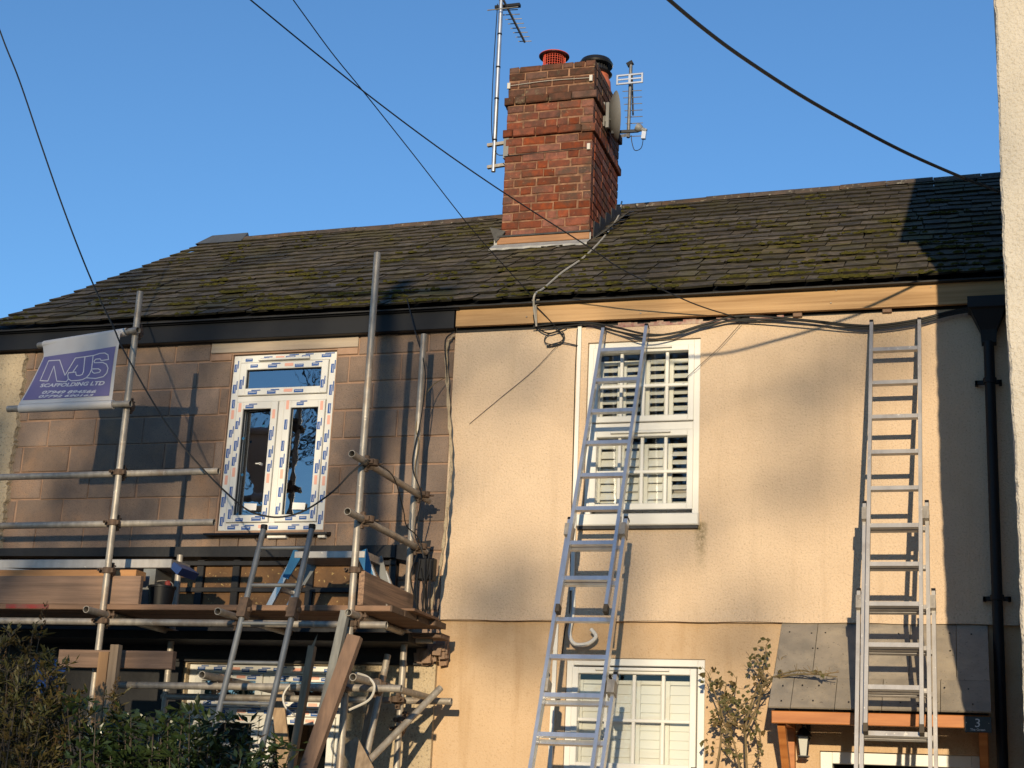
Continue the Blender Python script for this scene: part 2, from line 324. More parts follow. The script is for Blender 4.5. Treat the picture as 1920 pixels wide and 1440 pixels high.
# left cottage: mortar bed, then every block
mb = MB(); wall_holes(mb, -8.1, -3.905, 2.86, 5.45, .03, .28, [W1]); wl = mb.build('wall', M['mortar'], HL)
mb = MB(); wall_holes(mb, -8.1, -3.905, 0, 2.86, -.012, .28, [W1L]); mb.build('lower_wall', M['render_old'], HL)
z = 5.352; c = 0
while z > 2.95:
    z0 = z-.2265; x = -3.905 - (0 if c % 2 else .2275); first = True
    x1 = -3.905
    while x1 > -7.85:
        L_ = .2225 if (first and c % 2 == 0) else .4475
        first = False
        x0 = x1 - L_
        segs = [(x0+.0065, x1-.0065)]
        zz0, zz1 = z0+.0065, min(z-.0065, 5.445)
        if zz0 < W1[3] and zz1 > W1[2]:           # cut at the window opening
            ns = []
            for a, b in segs:
                if b <= W1[0]-.01 or a >= W1[1]+.01: ns.append((a, b))
                else:
                    if a < W1[0]-.03: ns.append((a, W1[0]-.012))
                    if b > W1[1]+.03: ns.append((W1[1]+.012, b))
            segs = ns
        for a, b in segs:
            if zz1 > 5.195 and a < -4.73 and b > -6.03:   # lintel zone
                if a < -6.06 < b: b = -6.045
                elif b > -4.7 > a: a = -4.715
                else: continue
            if b-a < .03: continue
            d = rnd(-.003, .003); j = lambda: rnd(-.0045, .0045)
            bl = MB().bbox((a+j(), .020+d, zz0+j()), (b+j(), .06, zz1+j()), .006)
            bl.build('block', M['block'], wl)
        x1 = x0
    z = z0; c += 1
MB().bbox((-6.035, .012, 5.195), (-4.73, .07, 5.285), .004).build('lintel', M['lintel'], HL)
for a, b, zz in ((-6.03,-5.845,5.13), (-4.905,-4.73,5.135)): MB().bbox((a,.014,zz), (b,.05,zz+.056), .004).build('packing_brick', M['mortar'], HL)
for k in range(7): MB().bbox((-5.95+k*.165, .014+rnd(-.003,.003), 3.585), (-5.95+k*.165+.157, .05, 3.652), .004).build('sill_brick', M['block'], HL)
MB().bbox((-8.1,-.03,0),(-5.975,-.014,2.68),.002).build('shade_panel', M['membrane'], HL)  # added sheet; its black colour stands in for deep shade under the platform
# old render left on the far-left margin, with a broken edge
mb = MB(); zs = [2.9+i*.02 for i in range(119)]; pf = []; 
for i, zz in enumerate(zs): pf.append(-7.775 + (zz-4.3)*.004 + rnd(-.012, .012)+.014*math.sin(zz*9)*math.sin(zz*23))
for i in range(len(zs)-1):
    a, b = pf[i], pf[i+1]; p, q = zs[i], zs[i+1]
    mb.add([(-8.1,-.022,p),(a-.012,-.022,p),(b-.012,-.022,q),(-8.1,-.022,q),(a,.03,p),(b,.03,q)], [(0,1,2,3),(1,4,5,2)])
mb.build('render_remnant', M['render_old'], HL)

# right cottage
mb = MB(); wall_holes(mb, -3.905, .36, 3.02, 5.262, 0, .28, [W2]); mb.build('wall', M['render'], HR)
mb = MB(); wall_holes(mb, -3.905, .36, 0, 3.02, .03, .28, [W2L, DOOR]); mb.build('lower_wall', M['render_low'], HR)
mb = MB()                                          # drip edge of the upper render
n = 40
for i in range(n):
    a = lerp(-3.905, .2, i/n); b = lerp(-3.905, .2, (i+1)/n)
    za = 3.022 + .004*math.sin(i*.9) - .012*max(0, (i/n-.55)); zb = 3.022 + .004*math.sin((i+1)*.9) - .012*max(0, ((i+1)/n-.55))
    mb.add([(a,-.006,za+.05),(b,-.006,zb+.05),(b,-.014,zb),(a,-.014,za),(a,.03,za+.004),(b,.03,zb+.004),(a,.001,za+.09),(b,.001,zb+.09)], [(3,2,1,0),(4,5,2,3),(0,1,7,6)])
mb.build('drip_edge', M['render'], HR)
for H, a, b, zz in ((HL,-7.9,-4.0,3.2), (HR,-3.7,-.1,3.2)):
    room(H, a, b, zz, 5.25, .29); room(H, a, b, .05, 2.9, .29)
MB().box((-8.1,.28,0),(-8.05,7.2,5.3)).box((-8.1,7.1,0),(-3.905,7.2,5.3)).build('rear_wall', M['render_old'], HL)
MB().box((-3.905,7.1,0),(.2,7.2,5.3)).build('rear_wall', M['render_old'], HR)

# fascias
MB().bbox((-8.2,-.062,5.285),(-3.90,-.03,5.442),.003).bbox((-8.2,-.085,5.43),(-3.86,-.05,5.462),.004).build('fascia_board', M['black_pvc'], HL)
MB().box((-8.2,-.03,5.285),(-3.905,.03,5.30)).build('soffit', M['black_pvc'], HL)
mb = MB()
for i in range(24):                                # slightly uneven sawn board
    a = lerp(-3.888, .3, i/24); b = lerp(-3.888, .3, (i+1)/24)
    ya, yb = -.058+.003*math.sin(i*.5), -.058+.003*math.sin((i+1)*.5)
    za, zb = 5.300-.02*(i/24), 5.300-.02*((i+1)/24)
    mb.add([(a,ya,za),(b,yb,zb),(b,yb,5.448),(a,ya,5.448),(a,-.02,za),(b,-.02,zb),(b,-.02,5.448),(a,-.02,5.448)], [(0,1,2,3),(5,4,7,6),(4,5,1,0),(3,2,6,7)]+([(4,0,3,7)] if i == 0 else []))
fb = mb.build('fascia_board', M['fascia_wood'], HR)
mb = MB()
for x in (-.98,-1.0,-2.4,-2.41,-3.3,-.3): mb.lathe((x+rnd(-.02,.02), -.062, rnd(5.32,5.43)), [(.006,0),(.004,.003)], 8, (0,-1,0))
mb.build('nail_head', M['galv'], fb)
for x in (-1.28, -.64, -.05): MB().bbox((x,-.03,5.255),(x+.065,.02,5.295+rnd(-.004,.004)),.003).build('packer', M['plank'], HR)
MB().box((-3.905,.015,5.255),(.2,.10,5.44)).build('wall_plate', M['membrane'], HR)
mb = MB()
for i in range(30):
    a = lerp(-2.85, -1.35, i/30); b = lerp(-2.85,-1.35,(i+1)/30)
    za = 5.275+.012*math.sin(i*1.3)+rnd(-.006,.006)
    mb.add([(a,-.004,5.245),(b,-.004,5.245),(b,-.004,za),(a,-.004,za)], [(0,1,2,3)])
mb.build('old_paint_line', mat('old_red_paint', (.24,.10,.10), (.40,.32,.26), scale=18, rough=.9), HR)

# roof: deck, slates, moss, ridge
def slope(x):
    e = V((0, RY-EY, RZ(x)-EZ)); L_ = e.length; e.normalize(); n = V((1,0,0)).cross(e).normalized(); return e, n, L_
SL = []
for k in range(5):                                 # five slate shapes, unit width
    w_ = MB(); nb = 5; bot = [(-.5+i/(nb-1), rnd(-.012,.012)+(rnd(.0,.03) if i in (0, nb-1) and k % 2 else 0)) for i in range(nb)]
    t = .016
    vs = [(x, y, t+rnd(-.002,.002)) for x, y in bot] + [(x, y, 0) for x, y in bot] + [(-.5,.32,t),(.5,.32,t)]
    w_.add(vs, [(0,1,2,3,4,2*nb+1,2*nb)]); w_.f += [(i+nb, i+1+nb, i+1, i) for i in range(nb-1)]; w_.f += [(nb, 0, 2*nb), (nb-1, 2*nb-1, 2*nb+1)]; w_.mi += [1]*(nb+1); SL.append(w_)
SLM = [s.mesh('slate', [M['slate'], M['slate_edge']]) for s in SL]; SLP = SL[0].mesh('slate', [M['slate_pale'], M['slate_edge']])
CH = (-4.20, -3.345, 1.90, 2.95)                   # chimney footprint
def make_roof(H, x0, x1, seed):
    random.seed(seed)
    mb = MB(); n = 8
    for i in range(n):
        a = lerp(x0,x1,i/n); b = lerp(x0,x1,(i+1)/n)
        mb.add([(a,EY+.02,EZ-.012),(b,EY+.02,EZ-.012),(b,RY,RZ(b)-.03),(a,RY,RZ(a)-.03),(a,7.3,5.45),(b,7.3,5.45)], [(0,1,2,3),(3,2,5,4)])
    for x in (x0, x1): mb.add([(x,EY+.02,EZ-.012),(x,RY,RZ(x)-.03),(x,7.3,5.45)], [(0,1,2)])
    rf = mb.build('roof', M['lead_dark'], H)
    MB().box((x0,EY+.005,EZ-.022),(x1,.05,EZ-.012)).build('eave_felt', M['membrane'], rf)
    spec = []; nc = 20; i = 0
    e, nn, L_ = slope((x0+x1)/2); ex = L_/nc
    for c in range(nc):
        x = x0 - rnd(0, .12)
        while x < x1-.02:
            w_ = rnd(.15,.27); a = max(x, x0-.01); b = min(x+w_, x1)
            if b-a > .05:
                e, nn, L_ = slope((a+b)/2); s = c*ex + rnd(-.016,.016) + .018*math.sin(a*1.7+c*.8)+.010*math.sin(a*4.1+c*2.1); s = max(s, -.01)
                p = V(((a+b)/2, EY, EZ)) + e*s + nn*(.022+rnd(-.002,.006))
                if not (CH[0]-.02 < p.x < CH[1]+.02 and CH[2]-.15 < p.y < CH[3]):
                    tl = -.064+rnd(-.008,.008); rx = Matrix(((1,0,0),(0,e.y,nn.y),(0,e.z,nn.z))).to_4x4()
                    mw = Matrix.Translation(p) @ rx @ Matrix.Rotation(rnd(-.02,.02),4,'Z') @ Matrix.Rotation(tl,4,'X') @ Matrix.Rotation(rnd(-.025,.025),4,'Y') @ Matrix.Diagonal(((b-a)-.006,1,1,1))
                    spec.append((mw, random.randrange(5)))
            x += w_
    for k, (mw, q) in enumerate(spec[:300]):
        link('slate', SLP if random.random() < .004 else SLM[q], rf, mw)
    mb = MB()
    for mw, q in spec[300:]:
        mb.add([mw @ V(v) for v in SL[q].v], SL[q].f[:1]); b_ = len(mb.v)-len(SL[q].v); mb.f += [tuple(i+b_ for i in f) for f in SL[q].f[1:]]; mb.mi += [1]*(len(SL[q].f)-1)
    tag(mb.build('upper_slates', [M['slate'], M['slate_edge']], rf), kind='stuff')
    # moss cushions along the slate tails
    mb = MB(); 
    pts_ = []
    for k in range(150):                           # patches, thicker towards the eaves
        x = rnd(x0+.1, x1-.05); sd2 = rnd(0,1)**1.7*.92; dens = .55+.45*math.sin(x*2.1+sd2*6)*math.cos(x*.9-1.2)
        if x < -6.2: dens *= .3
        if random.random() > dens: continue
        for q in range(random.randrange(3,11)): pts_.append((x+random.gauss(0,.09), sd2+random.gauss(0,.012)))
    for x, sd2 in pts_:
        if not x0 < x < x1: continue
        e, nn, L_ = slope(x); c = max(0, min(nc-1, round(sd2*nc))); p = V((x,EY,EZ)) + e*(c*ex+rnd(-.005,.05)) + nn*.042
        if CH[0] < p.x < CH[1] and CH[2]-.1 < p.y < CH[3]: continue
        for q in range(random.choice((1,1,2))):
            p2 = p + V((rnd(-.09,.09),0,0)) + e*rnd(-.01,.02); rx_, ry_, rz_ = rnd(.014,.045), rnd(.010,.024), rnd(.008,.016)
            vs = []; 
            for h, sc in ((0,1),(.6,.8),(1,.35)):
                for m in range(6):
                    an = m*math.pi/3; jj = rnd(.8,1.2)
                    vs.append(p2 + V((1,0,0))*rx_*sc*jj*math.cos(an) + e*ry_*sc*jj*math.sin(an) + nn*rz_*h)
            mb.add(vs, [(m, (m+1)%6, 6+(m+1)%6, 6+m) for m in range(6)] + [(6+m, 6+(m+1)%6, 12+(m+1)%6, 12+m) for m in range(6)] + [(12,13,14,15,16,17)])
    tag(mb.build('moss', M['moss'], rf), kind='stuff')
    # ridge tiles
    rt = MB(); N_ = 7
    for i in range(2):
        for k in range(N_):
            an = math.radians(lerp(-68, 68, k/(N_-1))); rt.v.append((i*.44, .14*math.sin(an), .14*math.cos(an)-.10))
    for k in range(N_-1): rt.f.append((k, N_+k, N_+k+1, k+1)); rt.mi.append(0)
    for i in range(2):
        for k in range(N_):
            an = math.radians(lerp(-68, 68, k/(N_-1))); rt.v.append((i*.44, .125*math.sin(an), .125*math.cos(an)-.10))
    for k in range(N_-1): rt.f += [(2*N_+k, k, k+1, 2*N_+k+1), (3*N_+k+1, N_+k+1, N_+k, 3*N_+k)]; rt.mi += [0,0]
    rtm = rt.mesh('ridge_tile', M['ridge']); x = max(x0, -7.72)
    while x < x1-.1:
        link('ridge_tile', rtm, rf, Matrix.Translation((x+.004, RY, RZ(x)+.012+rnd(-.006,.006))) @ Matrix.Rotation(-math.atan(.0153)+rnd(-.008,.008),4,'Y') @ Matrix.Rotation(rnd(-.04,.04),4,'X'))
        x += .445
    return rf
RL = make_roof(HL, -8.2, -3.905, 3); RR = make_roof(HR, -3.905, .36, 5)
zz = RZ(-8)
MB().add([(-8.26,RY-.17,zz-.05),(-7.70,RY-.17,zz-.05),(-7.70,RY-.02,zz+.105),(-8.14,RY-.02,zz+.10),(-7.70,RY+.14,zz-.07),(-8.26,RY+.14,zz-.07)],
  [(0,1,2,3),(3,2,4,5),(0,3,5),(1,4,2)]).build('ridge_saddle', mat('grey_saddle', (.075,.085,.10), (.06,.065,.075), scale=6, rough=.6), RL)

# chimney
random.seed(11)
cx0, cx1, cy0, cy1 = CH
ch = MB().box((cx0+.0085,cy0+.0085,6.2),(cx1-.0085,cy1-.0085,8.545)).build('chimney', M['lime'], HR)
def brick_course(z0, h, out, m, seed, stretch_only=False):
    a0, a1, b0, b1 = cx0-out, cx1+out, cy0-out, cy1+out
    off = 0 if seed % 2 else .11
    def run(l0, l1):
        res = []; x = l0; first = True
        while x < l1-.02:
            L_ = (.105 if off == 0 else .17) if first else random.choice((.215,.225,.22,.11)); first = False
            e = min(x+L_, l1)
            if l1-e < .05: e = l1
            res.append((x, e)); x = e
        return res
    for a, b in run(a0, a1):
        d = rnd(-.0045,.0045); dz = rnd(-.003,.003); ra = rnd(.003,.007)
        bk = MB().bbox((a+ra, b0+d, z0+.005+dz), (b-ra, b0+.09, z0+h-.005+dz), .009); bk.v = [(p[0]+rnd(-.003,.003), p[1]+rnd(-.002,.002), p[2]+rnd(-.003,.003)) for p in bk.v]; bk.build('brick', m, ch)
    for a, b in run(b0+.092, b1):                  # right side, seen at a slant
        d = rnd(-.003,.003); mm = MB().bbox((a+.004, -d, z0+.005), (b-.004, .09, z0+h-.005), .006)
        mm.v = [(a1-y, x, zz) for x, y, zz in mm.v]; mm.build('brick', m, ch)
    hid = HID
    for a, b in run(b0+.092, b1): hid.box((a0,a+.004,z0+.005),(a0+.08,b-.004,z0+h-.005))
    for a, b in run(a0+.09, a1-.09): hid.box((a+.004,b1-.08,z0+.005),(b-.004,b1,z0+h-.005))
HID = MB(); P_ = .0845; zc = 6.72; k = 0
while zc < 8.50:
    out = 0; m = M['brick']
    if 7.79 < zc+.02 < 7.875: out = .028
    if 8.125 < zc+.02 < 8.215: out = .028; m = M['brick_top']
    if zc > 8.21: m = M['brick_top']; out = .0
    h = P_ if zc+2*P_ < 8.60 else 8.565-zc
    brick_course(zc, h, out, m, k); zc += h; k += 1
tag(HID.build('rear_brickwork', M['brick'], ch), kind='stuff')
MB().add([(cx0+.02,cy0+.02,8.545),(cx1-.02,cy0+.02,8.545),(cx1-.02,cy1-.02,8.545),(cx0+.02,cy1-.02,8.545),(cx0+.25,cy0+.25,8.60),(cx1-.25,cy0+.25,8.60),(cx1-.25,cy1-.25,8.60),(cx0+.25,cy1-.25,8.60)],
  [(0,1,5,4),(1,2,6,5),(2,3,7,6),(3,0,4,7),(4,5,6,7)]).build('flaunching', M['lime'], ch)
# flashing round the base
mb = MB()
for i in range(14):
    a = lerp(cx0-.05, cx1+.02, i/14); b = lerp(cx0-.05, cx1+.02, (i+1)/14); j0, j1 = .006*math.sin(i*2.3), .006*math.sin((i+1)*2.3)
    mb.add([(a,cy0-.17+j0,6.648+j0),(b,cy0-.17+j1,6.648+j1),(b,cy0-.028,6.735),(a,cy0-.028,6.735),(a,cy0-.17+j0,6.628+j0),(b,cy0-.17+j1,6.628+j1),(b,cy0-.03,6.80),(a,cy0-.03,6.80)], [(0,1,2,3),(4,5,1,0),(3,2,6,7)])
mb.build('lead_apron', M['lead'], ch)
MB().bbox((cx0-.018,cy0-.04,6.735),(cx1+.008,cy0+.02,6.80),.005).build('timber_fillet', mat('fillet', (.33,.17,.085), (.24,.125,.065), scale=9, rough=.8, stretch=(.4,4,4)), ch)
MB().bbox((cx0-.02,cy0-.05,6.80),(cx1+.012,cy0+.02,6.818),.003).build('flashing_fold', M['lead_dark'], ch)
def lead_flap(P, name='step_flashing'):
    mb = MB(); vs = [V(p) for p in P]; nn = (vs[1]-vs[0]).cross(vs[2]-vs[0]).normalized()*.004
    n = len(vs); mb.add([v+nn for v in vs]+[v-nn for v in vs], [tuple(range(n)), tuple(range(2*n-1,n-1,-1))]+[(i,i+n,(i+1)%n+n,(i+1)%n) for i in range(n)])
    return mb.build(name, M['lead_dark'], ch)
def roofz(y, x=-3.3): return EZ + (RZ(x)-EZ)*(y-EY)/(RY-EY)
for y0 in (2.02, 2.24, 2.46, 2.68, 2.86):
    zr = roofz(y0)
    lead_flap([(cx1+.004,y0,zr+.02),(cx1+.004,y0+.02,zr+.21),(cx1+.006,y0+.2,zr+.25),(cx1+.006,y0+.24,zr+.17)])
    lead_flap([(cx1+.01,y0,zr+.03),(cx1+.14,y0-.02,zr+.10),(cx1+.16,y0+.14,zr+.17),(cx1+.01,y0+.15,zr+.13)])
lead_flap([(cx0-.09,cy0-.06,roofz(cy0)+.21),(cx0+.06,cy0-.035,roofz(cy0)+.17),(cx0+.02,cy0-.03,roofz(cy0)+.1),(cx0-.03,cy0-.045,roofz(cy0)+.06)], 'lifted_flashing')
# pots and cowls
def cowl(x, y, black):
    zb = 8.575
    if not black:
        MB().lathe((x,y,zb-.05), [(.13,0),(.13,.1),(.105,.11),(.105,.14)], 20).build('chimney_pot', M['terracotta'], ch, True)
        mb = MB()
        for k in range(26):
            an = 2*math.pi*k/26; p = V((x+.105*math.cos(an), y+.105*math.sin(an), zb+.08)); mb.tube([p, p+V((0,0,.15))], .0028, 4)
        for h in range(6): mb.tube([(x+.105*math.cos(a), y+.105*math.sin(a), zb+.09+h*.025) for a in [2*math.pi*i/24 for i in range(25)]], .0028, 4, cap=False)
        mb.build('cowl_mesh', M['red_metal'], ch)
        mb = MB()
        for an in (-2.25, .2, 2.2): 
            p = V((x+.11*math.cos(an), y+.11*math.sin(an), zb+.0)); mb.bar(p, p+V((0,0,.24)), .032, .006, side=(-math.sin(an), math.cos(an), 0))
        mb.build('cowl_strap', M['red_metal'], ch)
        MB().lathe((x,y,zb+.225), [(.142,0),(.150,.003),(.150,.008),(.12,.018),(.05,.026),(.004,.028)], 28).build('cowl_cap', M['red_metal'], ch, True)
        MB().lathe((x,y,zb+.221), [(.146,0),(.146,.003)], 28).build('cowl_underside', M['black_metal'], ch)
    else:
        MB().lathe((x,y,zb-.05), [(.16,0),(.15,.12),(.13,.16),(.135,.18),(.12,.19)], 20).build('chimney_pot', M['terracotta'], ch, True)
        mb = MB()
        for k in range(24):
            an = 2*math.pi*k/24; p = V((x+.115*math.cos(an), y+.115*math.sin(an), zb+.13)); mb.tube([p, p+V((0,0,.14))], .004, 4)
        mb.lathe((x,y,zb+.13), [(.108,0),(.108,.14)], 20); mb.build('cowl_mesh', M['black_metal'], ch)
        MB().lathe((x,y,zb+.13), [(.10,0),(.15,.005),(.165,.02),(.15,.034),(.11,.036)], 28).build('cowl_base_ring', M['black_metal'], ch, True)
        MB().lathe((x,y,zb+.235), [(.11,0),(.165,.0),(.172,.018),(.165,.035),(.155,.04),(.15,.06),(.10,.075),(.02,.085),(.003,.085)], 28).build('cowl_cap', M['black_metal'], ch, True)
cowl(-3.845, 2.22, False); cowl(-3.50, 2.52, True)
# electric fence-style wire clips on the chimney edges
for x, zz in ((cx1-.035, 8.36), (cx1-.035, 7.66), (cx0+.012, 8.36)):
    MB().bbox((x-.014,cy0-.022,zz-.03),(x+.016,cy0-.003,zz+.032),.003).build('wire_clip', M['white_cable'], ch)
MB().tube(spline([(cx0+.012,cy0-.014,8.36),(-3.8,cy0-.016,8.375),(cx1-.035,cy0-.014,8.365)],6), .0035, 6).build('clip_wire', M['grey_cable'], ch)
MB().tube(spline([(cx0+.0,cy0-.012,7.63),(-3.8,cy0-.014,7.645),(cx1-.035,cy0-.014,7.655)],6), .004, 6).build('clip_wire', M['black_cable'], ch)

# ---------------------------------------------------------------- windows
def rect_frame(mb, x0, x1, z0, z1, wd, y0, y1, mi=0, wb=None, wt=None):
    wb = wb or wd; wt = wt or wd
    mb.bbox((x0,y0,z0),(x0+wd,y1,z1),.004,mi); mb.bbox((x1-wd,y0,z0),(x1,y1,z1),.004,mi)
    mb.bbox((x0+wd,y0+.0005,z0),(x1-wd,y1,z0+wb),.004,mi); mb.bbox((x0+wd,y0+.0005,z1-wt),(x1-wd,y1,z1),.004,mi); return mb
def pane(parent, x0, x1, z0, z1, y, m, tilt=0):
    t = math.tan(tilt)*(x1-x0)
    return MB().add([(x0,y+t,z0),(x1,y,z0),(x1,y,z1),(x0,y+t,z1)], [(0,1,2,3)]).build('pane', m, parent)
TAPE = []
def tape_run(mb, x0, x1, z0, z1, y, vertical, seed):
    """printed protective film: white base strips with blue and pink marks"""
    random.seed(seed); L0, L1 = (z0, z1) if vertical else (x0, x1); w0, w1 = (x0, x1) if vertical else (z0, z1)
    s = L0+rnd(.0,.04); k = 0; W_ = w1-w0
    def q(a, b, c, d, mi, yy):
        if vertical: mb.add([(c,yy,a),(d,yy,a),(d,yy,b),(c,yy,b)], [(0,1,2,3)], mi)
        else: mb.add([(a,yy,c),(b,yy,c),(b,yy,d),(a,yy,d)], [(0,1,2,3)], mi)
    while s < L1-.05:
        if k % 4 == 2: q(s, s+.075, w0+W_*.28, w0+W_*.78, 2, y-.0015); s += .09
        else:
            l = rnd(.06,.085); c = w0+W_*random.choice((.04,.12,.24))
            q(s, s+l, c, c+W_*.52, 0, y-.0015); q(s+.008, s+l-.008, c+W_*.30, c+W_*.36, 1, y-.0022)
            if random.random() < .8: q(s+.03, s+l+.03, c+W_*.58, c+W_*.76, 0, y-.0018)
            s += l+rnd(.05,.11)
        k += 1
# new taped window, upper left
x0, x1, z0, z1 = W1
yw = .045
wn = rect_frame(MB(), x0+.004, x1-.004, z0+.004, z1-.008, .062, yw, yw+.07).bbox((x0+.066,yw+.001,4.775),(x1-.066,yw+.07,4.825),.004).bbox((-5.395,yw+.002,z0+.066),(-5.345,yw+.07,4.775),.004).build('window', M['upvc'], HL)
tp = MB(); yt = yw
for k, (a, b, c, d) in enumerate(((x0+.072,x1-.07,4.83,z1-.075),(x0+.072,-5.399,z0+.07,4.772),(-5.341,x1-.07,z0+.07,4.772))):
    rect_frame(MB(), a, b, c, d, .058, yw-.012, yw+.05).build('sash', M['upvc'], wn)
    pane(wn, a+.05, b-.05, c+.05, d-.05, yw+.02+.012*(k == 1), M['glass_new'], tilt=(.10 if k == 1 else 0))
    rect_frame(MB(), a+.055, b-.055, c+.055, d-.055, .008, yw+.005, yw+.03).build('glazing_gasket', M['black_pvc'], wn)
    ys = yw-.012
    tape_run(tp, a+.004, a+.054, c+.02, d-.02, ys, True, 20+k); tape_run(tp, b-.054, b-.004, c+.02, d-.02, ys, True, 30+k)
    tape_run(tp, a+.07, b-.07, c+.004, c+.054, ys, False, 40+k); tape_run(tp, a+.07, b-.07, d-.054, d-.004, ys, False, 50+k)
tape_run(tp, x0+.01, x0+.06, z0+.03, z1-.03, yw, True, 60); tape_run(tp, x1-.06, x1-.01, z0+.03, z1-.03, yw, True, 61)
tape_run(tp, x0+.07, x1-.07, z1-.062, z1-.014, yw, False, 62); tape_run(tp, x0+.07, x1-.07, z0+.008, z0+.06, yw, False, 63)
tag(tp.build('protective_tape', [M['tape_blue'], M['tape_white'], M['tape_pink']], wn), kind='stuff')
MB().bbox((-5.60,yw-.03,5.118),(-5.15,yw,5.134),.003).build('trickle_vent', M['upvc'], wn)
for a, b in ((-5.62,3.885),(-5.20,3.885)): MB().add([(a,yw-.001,b),(a+.11,yw-.001,b-.004),(a+.112,yw-.001,b+.05),(a+.002,yw-.001,b+.055)], [(0,1,2,3)]).build('paper_label', M['tape_white'], wn)
for a, b in ((-5.69,4.46),(-5.67,4.16),(-5.52,4.56),(-5.68,3.84)): MB().add([(a,yw-.002,b),(a+.02,yw-.002,b+.004),(a+.017,yw-.002,b+.024),(a-.003,yw-.002,b+.02)], [(0,1,2,3)]).build('sticker', M['blue_plastic'], wn)
MB().bbox((-5.50,yw-.05,4.24),(-5.485,yw-.012,4.26),.003).bbox((-5.53,yw-.05,4.246),(-5.485,yw-.04,4.256),.002).build('handle', M['upvc'], wn)
sl = MB().add([(-5.90,-.06,3.682),(-4.84,-.06,3.682),(-4.84,.06,3.705),(-5.90,.06,3.705),(-5.90,-.06,3.668),(-4.84,-.06,3.668),(-4.84,.06,3.668),(-5.90,.06,3.668)], [(0,1,2,3),(4,5,1,0),(7,6,5,4),(5,6,2,1),(4,0,3,7)]).build('sill', M['lead_dark'], wn)
for a, b in ((-5.36,-5.2),(-4.93,-4.87)): MB().bbox((a,-.03,3.644),(b,.03,3.667),.004).build('sill_packer', M['tape_white'], wn)
# taped window, lower left
x0, x1, z0, z1 = W1L; yw = .03
wn = rect_frame(MB(), x0+.004, x1-.004, z0+.004, z1-.004, .062, yw, yw+.07).bbox((x0+.066,yw+.001,2.29),(x1-.066,yw+.07,2.345),.004).build('window', M['upvc'], HL)
tp = MB(); xm = lerp(x0, x1, .5)
for k, (a, b, c, d) in enumerate(((x0+.07,xm-.03,2.35,z1-.07),(xm+.03,x1-.07,2.35,z1-.07),(x0+.07,xm-.03,z0+.07,2.285),(xm+.03,x1-.07,z0+.07,2.285))):
    rect_frame(MB(), a, b, c, d, .055, yw-.012, yw+.05).build('sash', M['upvc'], wn)
    pane(wn, a+.05, b-.05, c+.05, d-.05, yw+.02, M['glass_new'])
    for vv, aa, bb, cc, dd in ((False,a+.05,b-.05,c+.004,c+.05),(False,a+.05,b-.05,d-.05,d-.004)): tape_run(tp, aa, bb, cc, dd, yw-.012, vv, 70+k)
tape_run(tp, x0+.07, x1-.07, z1-.06, z1-.012, yw, False, 91); tape_run(tp, x0+.07, x1-.07, 2.292, 2.343, yw, False, 95)
MB().bbox((xm-.028,yw+.002,z0+.066),(xm+.028,yw+.07,z1-.066),.004).build('mullion', M['upvc'], wn)
tag(tp.build('protective_tape', [M['tape_blue'], M['tape_white'], M['tape_pink']], wn), kind='stuff')

# shuttered white windows of the right cottage
def shutter_window(H, R, zmid, yw, open_top, open_low, glass_sets):
    x0, x1, z0, z1 = R
    wn = rect_frame(MB(), x0+.003, x1-.003, z0+.003, z1-.003, .05, yw, yw+.07).bbox((x0+.053,yw+.001,zmid-.03),(x1-.053,yw+.07,zmid+.03),.004).build('window', M['upvc'], H)
    for gi, (gx0, gx1, gz0, gz1, opened) in enumerate(glass_sets):
        f = .046
        sh = rect_frame(MB(), gx0-f, gx1+f, gz0-f, gz1+f, f, yw-.014, yw+.05).build('sash', M['upvc'], wn)
        pane(wn, gx0-.01, gx1+.01, gz0-.01, gz1+.01, yw+.025, M['glass'])
        for t in (.25,.5,.76):
            xc = lerp(gx0,gx1,t); MB().bbox((xc-.012,yw+.012,gz0),(xc+.012,yw+.04,gz1),.004).build('glazing_bar', M['upvc'], wn)
        zc = lerp(gz0,gz1,.48)
        MB().bbox((gx0,yw+.010,zc-.012),(gx1,yw+.04,zc+.012),.004).build('glazing_bar', M['upvc'], wn)
        MB().bbox((lerp(gx0,gx1,.16),yw-.036,gz1+.022),(lerp(gx0,gx1,.82),yw-.012,gz1+.036),.003).build('trickle_vent', M['upvc'], wn)
        # shutters: four leaves
        ys = yw+.085; ww = (gx1-gx0+.04)/4; zb, zt = gz0-.06, gz1-.035
        for k in range(4):
            a = gx0-.02+k*ww; b = a+ww-.003; s_ = .034
            rect_frame(MB(), a, b, zb, zt, s_, ys, ys+.026, wb=.05, wt=.03).build('shutter_leaf', M['shutter'], wn)
            zz = zb+.075; pitch = .063
            while zz < zt-.04:
                o = opened[k] if not callable(opened) else opened(k, zz)
                an = math.radians(lerp(4, 58, o)); hh = .064*math.cos(an)/2; dd = .064*math.sin(an)/2
                MB().bar((a+s_+.001,ys+.013,zz), (b-s_-.001,ys+.013,zz), .066, .008, side=(0,math.sin(an),math.cos(an))).build('louvre', M['shutter'], wn)
                zz += pitch
    return wn
wu = shutter_window(HR, W2, 4.468, .018, 1, 0, [(-2.742,-2.058,4.55,5.046,[.85,.8,.85,.85]), (-2.742,-2.058,3.884,4.39,[.45,.35,.35,.95])])
MB().bbox((-2.865,-.05,3.712),(-1.958,.06,3.80),.008).build('sill', M['upvc'], wu)
MB().box((-2.86,-.035,3.69),(-1.965,.02,3.711)).build('sill_underside', M['lead_dark'], wu)
wd = shutter_window(HR, W2L, 1.93, .035, 0, 0, [(-2.827,-2.016,2.03,2.65,[.12,.1,.12,.1]), (-2.827,-2.016,1.36,1.86,[.12,.1,.12,.1])])
MB().bbox((-2.0,.018,1.985),(-1.965,.022,2.02),.001).build('lock_cover', M['black_pvc'], wd)

